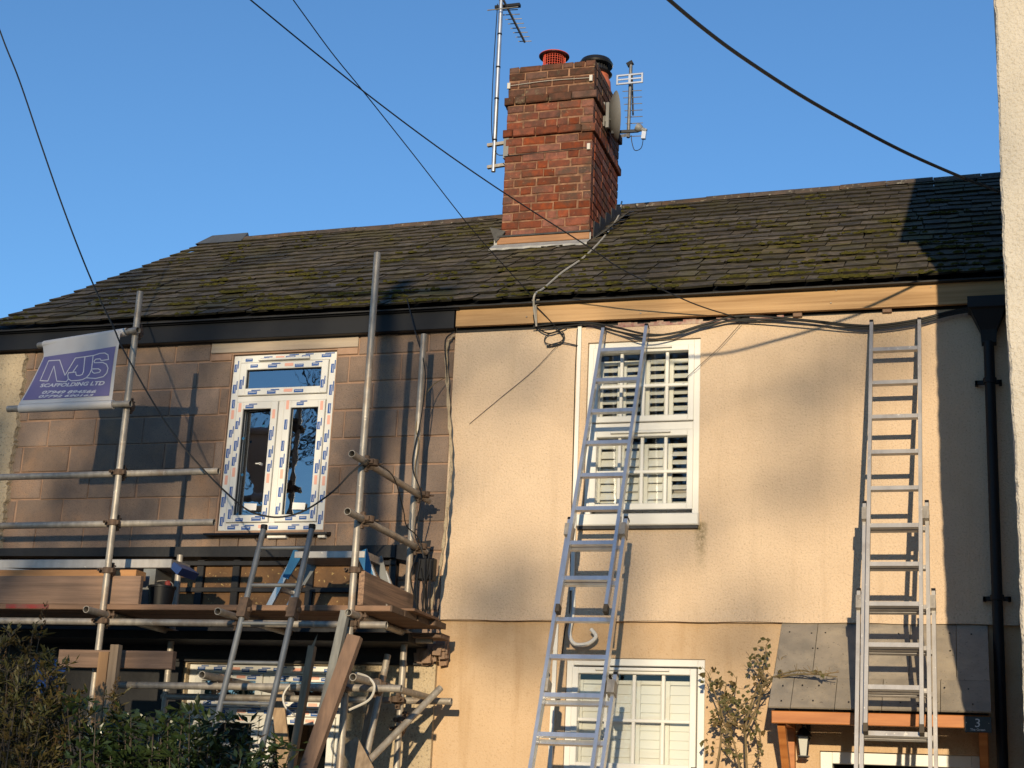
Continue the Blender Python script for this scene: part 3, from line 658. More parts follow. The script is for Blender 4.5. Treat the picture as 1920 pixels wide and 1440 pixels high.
# front door behind the porch
dr = MB().bbox((-1.0,.10,.05),(-.12,.15,2.05),.004).build('door', M['door'], HR)
for a, b in ((-.93,-.60),(-.52,-.19)):
    for c, d in ((.2,.9),(1.05,1.95)): rect_frame(MB(), a, b, c, d, .03, .088, .1).build('door_panel', M['door'], dr)
rect_frame(MB(), -1.12, -.05, 0, 2.16, .08, .07, .2).build('door_frame', M['upvc'], HR)
# downpipe with hopper
dp = MB().tube([(.083,-.085,4.98),(.05,-.085,0.0)], .036, 16).build('downpipe', M['black_pvc'], HR, True)
mb = MB()
ring = lambda z_, hx, hy: [(.085-hx,-.02-2*hy,z_),(.085+hx,-.02-2*hy,z_),(.085+hx,-.02,z_),(.085-hx,-.02,z_)]
lv = [(5.29,.135,.085),(5.21,.135,.085),(5.20,.115,.075),(5.06,.055,.05),(4.97,.05,.045)]
vs = [p for l in lv for p in ring(*l)]; fs = [(i*4+k, (i+1)*4+k, (i+1)*4+(k+1)%4, i*4+(k+1)%4) for i in range(len(lv)-1) for k in range(4)]+[(0,1,2,3),(19,18,17,16)]
mb.add(vs, fs); mb.build('hopper', M['black_pvc'], dp)
for zz in (4.68, 3.17): MB().lathe((.05+.033*zz/4.98,-.085,zz), [(.046,0),(.046,.035)], 16).bbox((-.02,-.06,zz),(.16,-.045,zz+.03),.002).bbox((-.02,-.06,zz),(0,.0,zz+.03),.002).bbox((.14,-.06,zz),(.16,.0,zz+.03),.002).build('pipe_bracket', M['black_pvc'], dp)
# conduit beside the upper window
MB().bar((-2.895,-.012,5.27),(-2.885,-.012,3.24), .028, .022, side=(1,0,0)).build('conduit', M['upvc'], HR)
MB().tube(spline([(-2.918,-.004,5.25),(-2.922,-.004,4.9),(-2.916,-.004,4.2),(-2.91,-.004,3.5),(-2.90,-.006,3.1),(-2.94,.024,2.95),(-2.955,.024,2.75)],6), .004, 6).build('conduit_cable', M['black_cable'], HR)
MB().tube(spline([(-2.872,-.012,3.26),(-2.87,-.012,3.08),(-2.89,-.02,2.93),(-2.84,-.06,2.85),(-2.74,-.08,2.85),(-2.68,-.08,2.90),(-2.72,-.07,2.955)],8), .014, 8).build('conduit_tail', M['upvc'], HR)
MB().bar((-3.00,.018,3.0),(-3.02,.018,1.0), .03, .02, side=(1,0,0)).build('conduit', M['upvc'], HR)
# ---------------------------------------------------------------- white house on the right
HW = thing('rendered_house', 'white roughcast house whose front corner shows at the right edge', 'house', (2.2, -2.6, 0))
X0, Y0 = .168, -2.45
mb = MB(); 
def gz(y): return 6.84 + (y+2.9)*.655 if y < .4 else 6.84+3.3*.655-(y-.4)*.655
mb.add([(X0,Y0,0),(6,Y0,0),(6,3.5,0),(.305,3.5,0),(X0,Y0,6.9),(6,Y0,6.9),(6,3.5,6.9),(.305,3.5,6.9)], [(0,3,2,1),(4,5,6,7),(1,2,6,5),(2,3,7,6)])
random.seed(8); zs = [0]+[.9+i*.055 for i in range(109)]+[6.9]; ex_ = [X0+rnd(-.005,.005)+.006*math.sin(z_*2.3) for z_ in zs]
for i in range(len(zs)-1):                         # worn roughcast corner
    p, q = zs[i], zs[i+1]; a, b = ex_[i], ex_[i+1]
    mb.add([(a+.012,Y0,p),(6,Y0,p),(6,Y0,q),(b+.012,Y0,q),(a,Y0+.012,p),(b,Y0+.012,q),(.305,3.5,p),(.305,3.5,q)], [(0,1,2,3),(4,0,3,5),(6,4,5,7)])
mb.add([(X0,Y0,6.9),(.24,.4,gz(.4)-.05),(.303,3.4,6.9)], [(0,1,2)]); mb.build('wall', M['render_white'], HW)
mb = MB()
for y0_, y1_ in ((-2.95,.4),(.4,3.75)):
    a, b = gz(y0_), gz(y1_); xa = .218+.0232*y0_; xb = .218+.0232*y1_; mb.add([(xa,y0_,a),(6.05,y0_,a),(6.05,y1_,b),(xb,y1_,b),(xa,y0_,a-.06),(6.05,y0_,a-.06),(6.05,y1_,b-.06),(xb,y1_,b-.06)], [(0,1,2,3),(7,6,5,4),(4,5,1,0),(3,2,6,7),(4,0,3,7),(5,6,2,1)])
mb.build('roof', M['slate'], HW)
# ---------------------------------------------------------------- black lean-to framing under the new window
random.seed(21)
mb = MB()
mb.add([(-8.1,-.10,3.505),(-4.25,-.10,3.475),(-4.25,-.10,3.57),(-8.1,-.10,3.565),(-8.1,.02,3.505),(-4.25,.02,3.475),(-4.25,.02,3.58),(-8.1,.02,3.575)], [(0,1,2,3),(3,2,6,7),(5,4,0,1),(1,5,6,2)])
mb.add([(-4.26,-.09,3.47),(-3.98,-.12,3.42),(-3.96,-.12,3.60),(-4.26,-.09,3.572)], [(0,1,2,3)]); mb.build('membrane_strip', M['membrane'], HL)
for i, (a, b) in enumerate(((-6.15,-5.93),(-5.86,-5.62),(-5.55,-4.98),(-4.93,-4.3))):
    for c_, d_ in ((2.95,3.22),(3.25,3.42)): MB().bbox((a,-.035,c_),(b,-.012,d_),.002).build('board_panel', M['osb'], HL)
for x in (-7.2,-6.19,-5.895,-5.585,-4.955,-4.28): MB().bbox((x-.03,-.06,2.9),(x+.03,-.012,3.47),.003).build('stud', M['membrane'], HL)
for zz, y in ((3.235,-.062),(3.44,-.075),(2.93,-.07)): MB().bbox((-8.0,y,zz-.018),(-4.25,-.012,zz+.018),.003).build('rail', M['membrane'], HL)
MB().bbox((-8.0,-.5,2.80),(-3.95,-.05,2.86),.003).bbox((-8.0,-.05,2.68),(-3.95,-.012,2.80),.003).build('lean_to_roof', M['membrane'], HL)
# bent render bead between the cottages
bd = spline([(-3.9113,-0.0200,5.2432), (-3.9589,-0.0400,5.1211), (-3.9033,-0.0700,4.6583), (-3.8434,-0.1000,4.1872), (-3.8340,-0.1600,3.8050), (-3.8385,-0.2200,3.3934), (-3.8872,-0.3000,2.9710)], 8)
mb = MB(); n = len(bd)
for i in range(n-1):
    for s_ in (-1,):
        a, b = bd[i], bd[i+1]; wa = .012+.005*math.sin(i*2.1); wb = .012+.005*math.sin((i+1)*2.1)
        mb.add([a+V((-wa,0,0)),a+V((wa,-.01,0)),b+V((wb,-.01,0)),b+V((-wb,0,0)),a+V((-wa,.01,0)),b+V((-wb,.01,0)),a+V((wa,.004,0)),b+V((wb,.004,0))], [(0,1,2,3),(0,3,5,4),(1,6,7,2)])
bead = mb.build('render_bead', M['render_old']); tag(bead, 'bent pale edging bead peeling off between bare blocks and cream render', 'edging')

random.seed(41); mb = MB()
for k in range(40):                                # broken render hanging at the party wall
    p = V((rnd(-4.02,-3.82), rnd(-.12,-.02), rnd(2.70,2.84))); r = rnd(.014,.04); vs = []
    for i in range(8): vs.append(p+V((r*rnd(.6,1.1)*(1 if i & 1 else -1), r*rnd(.4,.8)*(1 if i & 2 else -1), r*rnd(.6,1.1)*(1 if i & 4 else -1))))
    mb.add(vs, [(0,2,3,1),(4,5,7,6),(0,1,5,4),(2,6,7,3),(0,4,6,2),(1,3,7,5)])
tag(mb.build('broken_render', M['block'], HL), kind='stuff')
# ---------------------------------------------------------------- scaffold
random.seed(31)
SF = thing('scaffold', 'galvanised tube scaffold with plank platform in front of the bare block cottage', 'scaffold', (-5.2, -1.0, 0))
TR = .0242
def stube(name, a, b, m=None):
    o = MB().tube([a, b], TR, 16, hollow=.84).build(name, [m or M['galv']], SF, True); return o
def coupler(p, ax1, ax2, r=TR):
    p = V(p); a = V(ax1).normalized(); b = V(ax2).normalized(); nrm = a.cross(b).normalized(); mb = MB()
    for ax, of in ((a, 0), (b, 1)):
        c0 = p + nrm*(of*2*TR)
        other = ax.cross(nrm)
        for s_ in (-.5, .5):
            pass
        mb.lathe(c0-ax*.022, [(r+.002,0),(r+.010,.002),(r+.010,.042),(r+.002,.044)], 14, ax)
        e = c0 + other*(r+.022); mb.bar(e-ax*.016, e+ax*.016, .034, .016, side=other)
        mb.tube([e-nrm*.045, e+nrm*.05], .0065, 6); mb.lathe(e-nrm*.045, [(.013,0),(.013,.012)], 6, nrm)
        e2 = c0 - other*(r+.014); mb.bar(e2-ax*.014, e2+ax*.014, .022, .03, side=other)
    mb.build('coupler', M['rust'], SF)
YO, YI = -1.37, -.33
S1, S2, I1, I2 = -5.905, -4.035, -5.93, -4.042
Z_, X_, Y_ = (0,0,1), (1,0,0), (0,1,0)
stube('standard', (S1,YO,0), (S1,YO,5.245)); stube('standard', (S2,YO,0), (S2,YO,5.43))
stube('standard', (I1,YI,0), (I1,YI,3.46)); stube('standard', (I2,YI,0), (I2,YI,5.155))
YR = YO+2*TR
for zz, xe, nm in ((3.877,-5.14,'guard_rail'), (3.512,-5.135,'guard_rail')):
    stube(nm, (-8.3,YR,zz-.012), (xe,YR,zz+.004)); coupler((S1,YO,zz), Z_, X_)
stube('ledger', (-8.3,YR,2.822), (-3.795,YR,2.812)); coupler((S1,YO,2.818), Z_, X_); coupler((S2,YO,2.813), Z_, X_)
stube('ledger', (-5.68,YO-2*TR,2.376), (-3.625,YO-2*TR,2.393)); coupler((S2,YO,2.39), X_, Z_)
stube('ledger', (-5.96,YI,2.388), (-3.655,YI,2.402)); coupler((I2,YI-2*TR,2.40), X_, Z_)
stube('ledger', (-8.3,YI,2.832), (-3.828,YI,2.832))
for X, zz, y0 in ((-4.0,3.905,-1.64), (-4.0,3.515,-1.64), (-4.0,2.87,-1.50), (-5.895,2.866,-1.60), (-3.83,2.43,-1.75), (-4.875,2.853,-1.64), (-4.955,2.438,-1.62)):
    stube('transom', (X,y0,zz), (X,-.12 if zz > 3 else -.2,zz-.005))
    if zz > 3: coupler((X,YI,zz), Y_, Z_); coupler((X,YO,zz), Y_, Z_)
    else: coupler((X,YR,zz-2*TR), X_, Y_)
stube('brace', (-3.7131,-0.4200,2.4866), (-4.3182,-1.3000,1.4741)); stube('brace', (-4.0975,-0.5000,2.7040), (-4.1350,-0.7500,1.8017))
coupler((I2,YI,2.2), Z_, X_); coupler((-3.9337,-0.5500,2.2498), Z_, X_); coupler((S2,YO,3.17), Z_, X_); coupler((S1,YO,3.17), Z_, X_)
# banner tubes
UB = ((-6.8880,-1.1200,4.9503), (-5.8546,-1.4200,4.9283)); LB = ((-6.8685,-1.4200,4.3647), (-5.8454,-1.4200,4.3708))
stube('banner_tube', *UB); stube('banner_tube', *LB)
coupler((S1,YO-.0,V(UB[1]).z+.012), Z_, X_); coupler((S1,YO,V(LB[1]).z+.005), Z_, X_)
# platform boards
for k, y in enumerate((-1.36,-1.125,-.89,-.655)):
    xe = -3.735+rnd(-.015,.02)+(.03 if k == 3 else 0); mb = MB(); mb.bbox((-8.2,y,2.898),(xe,y+.225,2.936),.004)
    mb.build('platform_board', M['plank'], SF)
    MB().bar((xe-.012,y+.112,2.917), (xe+.001,y+.112,2.917), .228, .041, side=Y_).build('board_hoop', M['rust'], SF)
MB().bbox((-4.30,-1.10,2.937),(-3.69,-.60,2.955),.004).build('sheet_board', M['plank'], SF)
MB().bbox((-4.6,-.42,2.84),(-3.735,-.22,2.875),.006).build('platform_board', M['plank'], SF)
MB().bbox((-8.2,-1.315,2.941),(-5.668,-1.275,3.142),.004).build('toe_board', M['plank'], SF)
MB().bbox((-8.2,-1.20,3.143),(-5.78,-1.06,3.205),.004).build('toe_board', mat('bright_plank', (.44,.23,.10), (.34,.17,.075), scale=6, detail=8, rough=.9, bump=.002, bscale=24, stretch=(.4,5,5)), SF)
MB().bbox((-6.70,-1.364,2.902),(-6.35,-1.361,2.932),.0005).build('paint_mark', M['red_paint'], SF)
mb = MB(); mb.add([(-4.0,-1.36,2.94),(-4.0,-.42,2.94),(-4.0,-.42,3.145),(-4.0,-1.36,3.165),(-3.96,-1.36,2.94),(-3.96,-.42,2.94),(-3.96,-.42,3.145),(-3.96,-1.36,3.165)], [(0,3,2,1),(4,5,6,7),(0,4,7,3),(1,2,6,5),(3,7,6,2),(0,1,5,4)]); mb.build('toe_board', M['plank_y'], SF)
MB().tube(spline([(-4.06,-1.40,3.172),(-4.02,-1.36,3.185),(-3.98,-1.30,3.165),(-3.97,-1.24,3.09)],5), .006, 6).build('board_clip', M['rust'], SF)

# ---------------------------------------------------------------- banner
BN = thing('scaffold_banner', 'faded violet and white scaffolding banner stretched between two tubes', 'banner', (-6.3963,-1.4200,4.3774))
A0, A1, H0, H1, B0, B1 = [V(p) for p in ((-6.8287,-1.1600,4.9480), (-5.9873,-1.4400,4.9202), (-6.7985,-1.1800,4.8468), (-5.9834,-1.4400,4.8219), (-6.7647,-1.4450,4.3912), (-5.9864,-1.4450,4.3967))]
def SB(u, v):
    if v < .18: a, b, t = A0.lerp(A1,u), H0.lerp(H1,u), v/.18
    else: a, b, t = H0.lerp(H1,u), B0.lerp(B1,u), (v-.18)/.82
    p = a.lerp(b, t); s_ = math.sin(math.pi*min(1, max(0, v)))
    return p + V((-.010*s_*(1 if u > .5 else -1)*abs(u-.5)*2, -.010*math.sin(u*7+v*3)*s_*.6+.012*s_, 0))
def grid(mb, u0, u1, v0, v1, nu, nv, off, mi=0):
    vs = [SB(lerp(u0,u1,i/nu), lerp(v0,v1,j/nv)) + V((0,off,0)) for j in range(nv+1) for i in range(nu+1)]
    mb.add(vs, [(j*(nu+1)+i, (j+1)*(nu+1)+i, (j+1)*(nu+1)+i+1, j*(nu+1)+i+1) for j in range(nv) for i in range(nu)], mi); return mb
mb = grid(MB(), 0, 1, 0, 1, 24, 20, 0); 
for j, (p0, p1, q) in enumerate(((UB[0],UB[1],(A0,A1)), (LB[0],LB[1],(B0,B1)))):      # sleeves round the tubes
    d = (V(p1)-V(p0)).normalized(); a = V(p0)+d*(q[0]-V(p0)).dot(d); b = V(p0)+d*(q[1]-V(p0)).dot(d)
    mb.tube([a, b], .034 if j else .030, 16)
mb.build('sheet', M['vinyl_white'], BN, True)
BU0, BU1, BV0, BV1 = .018, .965, .205, .935
grid(MB(), BU0, BU1, BV0, BV1, 24, 20, -.003).build('printed_panel', M['vinyl_blue'], BN, True)
def PU(u, v, off): return SB(lerp(BU0,BU1,u), lerp(BV0,BV1,v)) + V((0,off,0))
def text_mesh(body, shear=0, offset=0, res=3):
    cu = bpy.data.curves.new('t', 'FONT'); cu.body = body; cu.size = 1; cu.shear = shear; cu.offset = offset; cu.resolution_u = res
    ob = bpy.data.objects.new('t', cu); COL.objects.link(ob); bpy.context.view_layer.update()
    me = bpy.data.meshes.new_from_object(ob.evaluated_get(bpy.context.evaluated_depsgraph_get()))
    vs = [v.co.copy() for v in me.vertices]; fs = [tuple(p.vertices) for p in me.polygons]
    bpy.data.objects.remove(ob); bpy.data.curves.remove(cu); bpy.data.meshes.remove(me)
    xs = [v.x for v in vs]; ys = [v.y for v in vs]; x0, x1, y0, y1 = min(xs), max(xs), min(ys), max(ys)
    return [((v.x-x0)/(x1-x0), (v.y-y0)/(y1-y0)) for v in vs], fs
def print_text(body, q, off=-.005):
    uv, fs = text_mesh(body, .28, .035); a, b, c, d = q      # bottom-left, bottom-right, top-left, top-right in panel uv
    vs = []
    for s, t in uv:
        u = lerp(lerp(a[0],b[0],s), lerp(c[0],d[0],s), t); v = lerp(lerp(a[1],b[1],s), lerp(c[1],d[1],s), t)
        vs.append(PU(u, v, off))
    MB().add(vs, fs).build('lettering', M['print_white'], BN)
print_text('SCAFFOLDING LTD', ((0.1292,0.7209), (0.9303,0.7816), (0.1159,0.6389), (0.9316,0.6941)))
print_text('07949 894566', ((0.1927,0.8805), (0.8471,0.9342), (0.1843,0.8033), (0.8487,0.8663)))
print_text('07792 690163', ((0.1765,0.9678), (0.8210,0.9957), (0.1712,0.8996), (0.8239,0.9539)))
LG = [[(0.0936,0.5672),(0.0940,0.1132),(0.2498,0.1283),(0.3896,0.4879),(0.4617,0.1247),(0.5918,0.1238),(0.7045,0.1222)],
 [(0.0936,0.5672),(0.1953,0.5868),(0.2001,0.2541),(0.3115,0.6059),(0.4375,0.6352),(0.4514,0.5766)], [(0.4815,0.4243),(0.5184,0.2915)],
 [(0.5918,0.1238),(0.6252,0.4457),(0.6205,0.5062),(0.5914,0.5255),(0.5513,0.5201),(0.5325,0.4872),(0.5196,0.4370),(0.4272,0.4370),(0.4242,0.4858),(0.4494,0.5735),(0.4957,0.6238),(0.5739,0.6328),(0.6420,0.6242),(0.6885,0.5891),(0.7167,0.5189),(0.7295,0.4206),(0.7045,0.1222)],
 [(0.7048,0.1250),(0.7938,0.1002),(0.8642,0.1076),(0.9152,0.1602),(0.9330,0.2563),(0.8367,0.2593),(0.8122,0.2156),(0.7567,0.2122),(0.7348,0.2482),(0.7468,0.2848),(0.8606,0.3025),(0.9171,0.3504),(0.9458,0.4384),(0.9398,0.5341),(0.9027,0.6033),(0.8116,0.6271),(0.6891,0.5946)],
 [(0.7329,0.4144),(0.8204,0.4272),(0.8551,0.4648),(0.8459,0.5053),(0.7794,0.5138),(0.7490,0.4833),(0.7351,0.4374)]]
mb = MB()
for pl in LG:
    P = [PU(u,v,-.005) for u, v in pl]
    for a, b in zip(P, P[1:]):
        t = (b-a).normalized(); nrm = V((t.z,0,-t.x)).normalized()*.0036; e = t*.0025
        mb.add([a-nrm-e, a+nrm-e, b+nrm+e, b-nrm+e], [(0,1,2,3)])
mb.build('logo_outline', M['print_white'], BN)

# ---------------------------------------------------------------- ladders
def ladder(T, sections, m, name):
    """sections: (x_top, x_bottom, z_top, z_bottom, half_width, normal_offset, first_rung_z, rung_dz, stile_d)"""
    k = .33; nrm = V((0, 1, -k)).normalized()
    def pt(x, z, off): return V((x, T[0]+k*(z-T[1]), z)) + nrm*off
    root = None
    for si, (xt, xb, zt, zb, hw, off, fr, dz, sdp) in enumerate(sections):
        for s in (-1, 1):
            st = MB(); a, b = pt(xt+s*hw, zt, off), pt(xb+s*hw, zb, off)
            st.bar(a, b, .024, sdp, side=X_); o = st.build('stile', m, LAD)
            d = (b-a).normalized()
            if zb > .5: MB().bar(b-d*.02, b+d*.035, .028, sdp+.006, side=X_).build('rubber_foot', M['rubber'], LAD)
            MB().bar(a-d*.006, a+d*.012, .027, sdp+.003, side=X_).build('end_cap', M['black_pvc'], LAD)
        z = fr; 
        while z > zb+.05:
            t = (zt-z)/(zt-zb); x = lerp(xt, xb, t); p = pt(x, z, off)
            rg = MB(); prof = []
            rg.bar(p-V((hw-.008,0,0)), p+V((hw-.008,0,0)), .032, .030, side=nrm); rg.build('rung', m, LAD)
            z -= dz
        if si:                                     # guide brackets where the sections overlap
            for s in (-1, 1):
                q = pt(lerp(xt,xb,.02)+s*(hw-.012), zt-.06, off-.02); MB().bar(q, q+V((0,-.33,-1)).normalized()*.09, .052, .095, side=X_).build('guide_bracket', M['galv'], LAD)
dz = .284/1.053
LAD = thing('triple_ladder', 'dull aluminium three-section ladder standing over the slate porch roof', 'ladder', (-.56, -1.8, 0))
ladder((-.1, 5.14), [(-.5475,-.565,5.16,2.25,.166,0,4.925,dz,.052), (-.5525,-.56,3.77,0,.201,.052,3.58,dz,.052), (-.555,-.565,3.18,0,.234,.104,3.04,dz,.052)], M['alu_dull'], 'r')
LAD.name
L1_ = LAD
LAD = thing('extension_ladder', 'bright aluminium extension ladder leaning across the white shuttered window', 'ladder', (-2.65, -1.8, 0))
dz = .272/1.053
ladder((-.08, 5.20), [(-2.526,-2.60,5.22,3.0,.166,0,5.02,dz,.056), (-2.575,-2.68,3.68,0,.203,.056,3.46,dz,.060), (-2.585,-2.69,2.60,0,.236,.115,2.40,dz,.060)], M['alu'], 'l')
# steel scaffold ladder
SLd = thing('steel_ladder', 'grey tubular steel ladder up to the plank platform', 'ladder', (-4.48, -2.6, 0))
for x in (-4.662, -4.308):
    MB().tube([(x,-1.50,3.43),(x,-2.60,0)], .0205, 12).build('stile', M['steel'], SLd, True); MB().lathe((x,-1.498,3.425), [(.024,0),(.024,.03),(.02,.035)], 12).build('end_cap', M['black_pvc'], SLd)
z = 3.29
while z > .3: MB().tube([(-4.662,-1.50-(3.43-z)*.3207,z),(-4.308,-1.50-(3.43-z)*.3207,z)], .013, 10).build('rung', M['steel'], SLd, True); z -= .262
for x in (-4.662, -4.308): MB().bar((x,-1.66,2.93), (x,-1.70,2.80), .06, .07).tube([(x-.05,-1.68,2.86),(x+.05,-1.68,2.86)], .018, 8).build('ladder_clip', M['rust'], SLd)

# ---------------------------------------------------------------- things on the platform
def hop_up(label, x0, x1, z, y0, y1, legs=True):
    t = thing('work_platform', label, 'work platform', ((x0+x1)/2, (y0+y1)/2, 2.94))
    MB().bbox((x0,y0,z-.05),(x1,y1,z),.004).build('deck', M['alu_dull'], t)
    for y in (y0+.02, y1-.02):
        for s, x in ((-1,x0),(1,x1)):
            MB().bar((x-s*.03,y-.012,z), (x+s*.055,y-.012,z-.19), .085, .012, side=X_, w2=.045).build('hinge_plate', M['blue_plastic'] if y < (y0+y1)/2 else M['steel'], t)
            if legs: MB().bar((x+s*.03,y,z-.1), (x+s*.19,y,2.94), .04, .028, side=X_).build('leg', M['alu'], t)
    mb = MB()
    for s, x in ((-1,x0),(1,x1)): mb.bar((x+s*.11,y0+.02,z-.26),(x+s*.11,y1-.02,z-.26), .03, .03)
    if legs: mb.build('leg_rung', M['alu'], t)
    return t
hop_up('aluminium work platform with blue hinge plates behind the steel ladder', -4.68, -4.14, 3.375, -.95, -.62)
t = thing('folded_platform', 'folded aluminium work platform with blue end caps lying behind the stacked planks', 'work platform', (-6.4, -.9, 2.94))
MB().bbox((-8.0,-1.0,3.25),(-5.62,-.72,3.315),.004).build('deck', M['alu_dull'], t)
MB().bar((-7.9,-1.02,3.29),(-5.9,-1.03,3.16), .03, .03).build('folded_leg', M['alu_dull'], t)
MB().bar((-5.62,-.86,3.275),(-5.55,-.86,3.225), .26, .05, side=Y_, d2=.06).build('end_cap', M['tarp'], t)
MB().box((-7.9,-.98,2.937),(-7.8,-.74,3.249)).build('support', M['steel'], t); MB().box((-5.85,-.98,2.937),(-5.75,-.74,3.249)).build('support', M['steel'], t)
t = thing('bucket', 'black builder bucket standing on the scaffold boards', 'bucket', (-5.7023,-0.9500,2.9784))
p = V((-5.7023,-0.9500,2.9784)); p.z = 2.957
MB().lathe(p-V((0,0,.02)), [(.075,0),(.095,.17),(.102,.172),(.102,.186),(.092,.186),(.075,.03)], 24).build('body', M['black_pvc'], t, True)
MB().tube([p+V((.097*math.cos(a),.097*math.sin(a)*.3-.02,.16+.05*math.sin(a))) for a in [math.pi*i/12 for i in range(13)]], .004, 6).build('handle', M['galv'], t)
MB().lathe(p+V((.04,.01,.15)), [(.02,0),(.024,.05),(.01,.06)], 10).build('contents', M['red_paint'], t)

# ---------------------------------------------------------------- timbers leaning and standing
def timber(name, label, a, b, wd, dp, m, cat='timber', group=None, side=X_, rag=0):
    a = V(a); b = V(b); d = (b-a); 
    mb = MB(); mb.bar(a, b, wd, dp, side=side)
    if rag:
        t = -d.normalized(); mb.add([a+V((-wd*.2,0,0)), a+V((wd*.2,0,0)), a+t*rag+V((wd*.5,0,0))], [(0,1,2)]); mb.add([a+V((-wd*.2,dp*.3,0)), a+V((wd*.2,dp*.3,0)), a+t*rag+V((wd*.5,0,0))], [(2,1,0)])
    return tag(mb.build(name, m), label, cat, group)
def ground_to(a, b):                               # extend a->b down to the ground
    a = V(a); b = V(b); t = a.z/(a.z-b.z); return a+(b-a)*t
for nm, lb, a, b, wd, dp, m, rg in (
  ('timber_batten', 'pale batten with a splintered tip leaning on the scaffold', (-4.2258,-1.5200,2.6437), (-4.2609,-1.6200,1.8651), .045, .045, M['plank_v'], .09),
  ('timber_batten', 'weathered blue-grey batten leaning on the scaffold tube', (-4.0365,-1.4600,2.8830), (-4.1072,-1.6600,1.8686), .055, .045, M['grey_wood'], 0),
  ('timber_plank', 'thick brown plank leaning beside the grey batten', (-3.9137,-1.5600,2.7079), (-4.0933,-1.7400,1.8655), .095, .05, mat('brown_plank', (.20,.125,.085), (.14,.09,.065), scale=5, detail=8, rough=.9, bump=.002, bscale=24, stretch=(6,6,.35)), 0)):
    timber(nm, lb, a, ground_to(a, b), wd, dp, m, rag=rg)
for lb, x, zt, wd, m in (('pale upright timber post at the scaffold foot', -5.615, 2.625, .062, M['plank_v']), ('darker upright timber post beside the pale one', -5.69, 2.575, .075, M['orange_wood'] if 0 else mat('brown_post', (.27,.16,.08), (.20,.115,.06), scale=5, detail=8, rough=.85, stretch=(6,6,.35)))):
    timber('timber_post', lb, (x,-1.62,zt), (x,-1.62,0), wd, .05, m)
tag(MB().bbox((-6.12,-1.52,2.48),(-5.24,-1.47,2.60),.004).build('timber_board', M['plank']), 'brown timber board fixed level behind the upright posts', 'timber')

# blue sheet bundle by the posts
random.seed(5); mb = MB(); n = 8; vs = []
for j in range(n+1):
    for i in range(n+1):
        vs.append(V((-6.3281,-1.3000,2.4574)) + V((-.13+.24*i/n+rnd(-.012,.012), -.05*math.sin(i*1.9+j)+rnd(-.02,.02), .10-.24*j/n+rnd(-.012,.012))))
mb.add(vs, [(j*(n+1)+i, (j+1)*(n+1)+i, (j+1)*(n+1)+i+1, j*(n+1)+i+1) for j in range(n) for i in range(n)])
tag(mb.build('blue_tarpaulin', M['tarp']), 'crumpled blue tarpaulin behind the shrub at the left', 'tarpaulin')

# ---------------------------------------------------------------- porch canopy, lantern, sign
random.seed(9)
PC = thing('porch_canopy', 'slate porch canopy on orange timber brackets over the front door', 'porch', (-.68, -.3, 2.3))
M['porch_slate'] = mat('porch_slate', (.30,.255,.205), (.19,.168,.142), scale=3.2, detail=8, rough=.85, bump=.003, bscale=40, rand=.12, c3=(.33,.28,.22), s3=5, lo3=.5, hi3=.7, speck=(.13,.11,.09), sps=40, splo=.62, sphi=.7)
ct, cf = V((0,.025,3.015)), V((0,-.615,2.378)); sd_ = cf-ct; sl_ = sd_.length; sdn = sd_.normalized(); pn = V((1,0,0)).cross(sdn).normalized(); pn = pn if pn.z > 0 else -pn
def slab(x0, x1, s0, s1, lift, name='canopy_slate'):
    mb = MB(); P = []
    for s, l in ((s0, lift*.3), (s1, lift)):
        for x in (x0, x1): P.append(V((x,0,0)) + ct + sdn*s + pn*l)
    Q = [p+pn*.012 for p in P]
    mb.add(P+Q, [(0,1,3,2),(4,6,7,5),(2,3,7,6),(0,4,5,1),(0,2,6,4),(1,5,7,3)]); return mb.build(name, M['porch_slate'], PC)
xs = [-1.372,-1.12,-.82,-.50,-.20,.004]
for a, b in zip(xs, xs[1:]): slab(a+.002, b-.002, .0, .60, .010)
xs = [-1.378,-1.235,-.955,-.66,-.30,.006]
for a, b in zip(xs, xs[1:]): slab(a+.002, b-.002, .565, sl_+.01, .022)
mb = MB()
for x in (-1.3,-1.15,-1.08,-.86,-.78,-.55,-.45,-.25,-.1):
    for s, l in ((.12,.018),(.30,.022),(.70,.038),(.86,.040)): 
        if random.random() < .8: mb.lathe(V((x+rnd(-.03,.03),0,0))+ct+sdn*(s+rnd(-.01,.01))+pn*l, [(.006,0),(.005,.004)], 6, pn)
mb.build('slate_nails', M['black_metal'], PC)
MB().bbox((-1.362,-.602,2.294),(-.0,-.556,2.372),.004).build('front_beam', M['orange_wood'], PC)
for x in (-1.31, -.05):
    MB().bar((x,-.555,2.335),(x,.03,2.335), .055, .07, side=X_).build('bracket_arm', M['orange_wood'], PC)
    MB().bar((x,-.01,2.32),(x,-.01,1.65), .06, .075, side=X_).build('bracket_post', M['orange_wood'], PC)
    MB().bar((x,-.50,2.30),(x,-.04,1.78), .05, .06, side=X_).build('bracket_strut', M['orange_wood'], PC)
MB().box((-1.35,-.55,2.372),(-.01,.02,2.39)).build('soffit_board', M['membrane'], PC)
SG = thing('house_number_sign', 'small black house sign with a pale number 3 on the porch beam', 'sign', (-.08, -.61, 2.27))
MB().bbox((-.158,-.615,2.268),(.004,-.604,2.366),.002).build('plate', M['sign_black'], SG)
def flat_text(body, x0, x1, z0, z1, y, m, parent, shear=0, off=0):
    uv, fs = text_mesh(body, shear, off); MB().add([(lerp(x0,x1,s), y, lerp(z0,z1,t)) for s, t in uv], fs).build('lettering', m, parent)
flat_text('3', -.095, -.065, 2.300, 2.352, -.617, M['sign_print'], SG, .05); flat_text('The Green', -.125, -.035, 2.278, 2.292, -.617, M['sign_print'], SG, 0, .01)
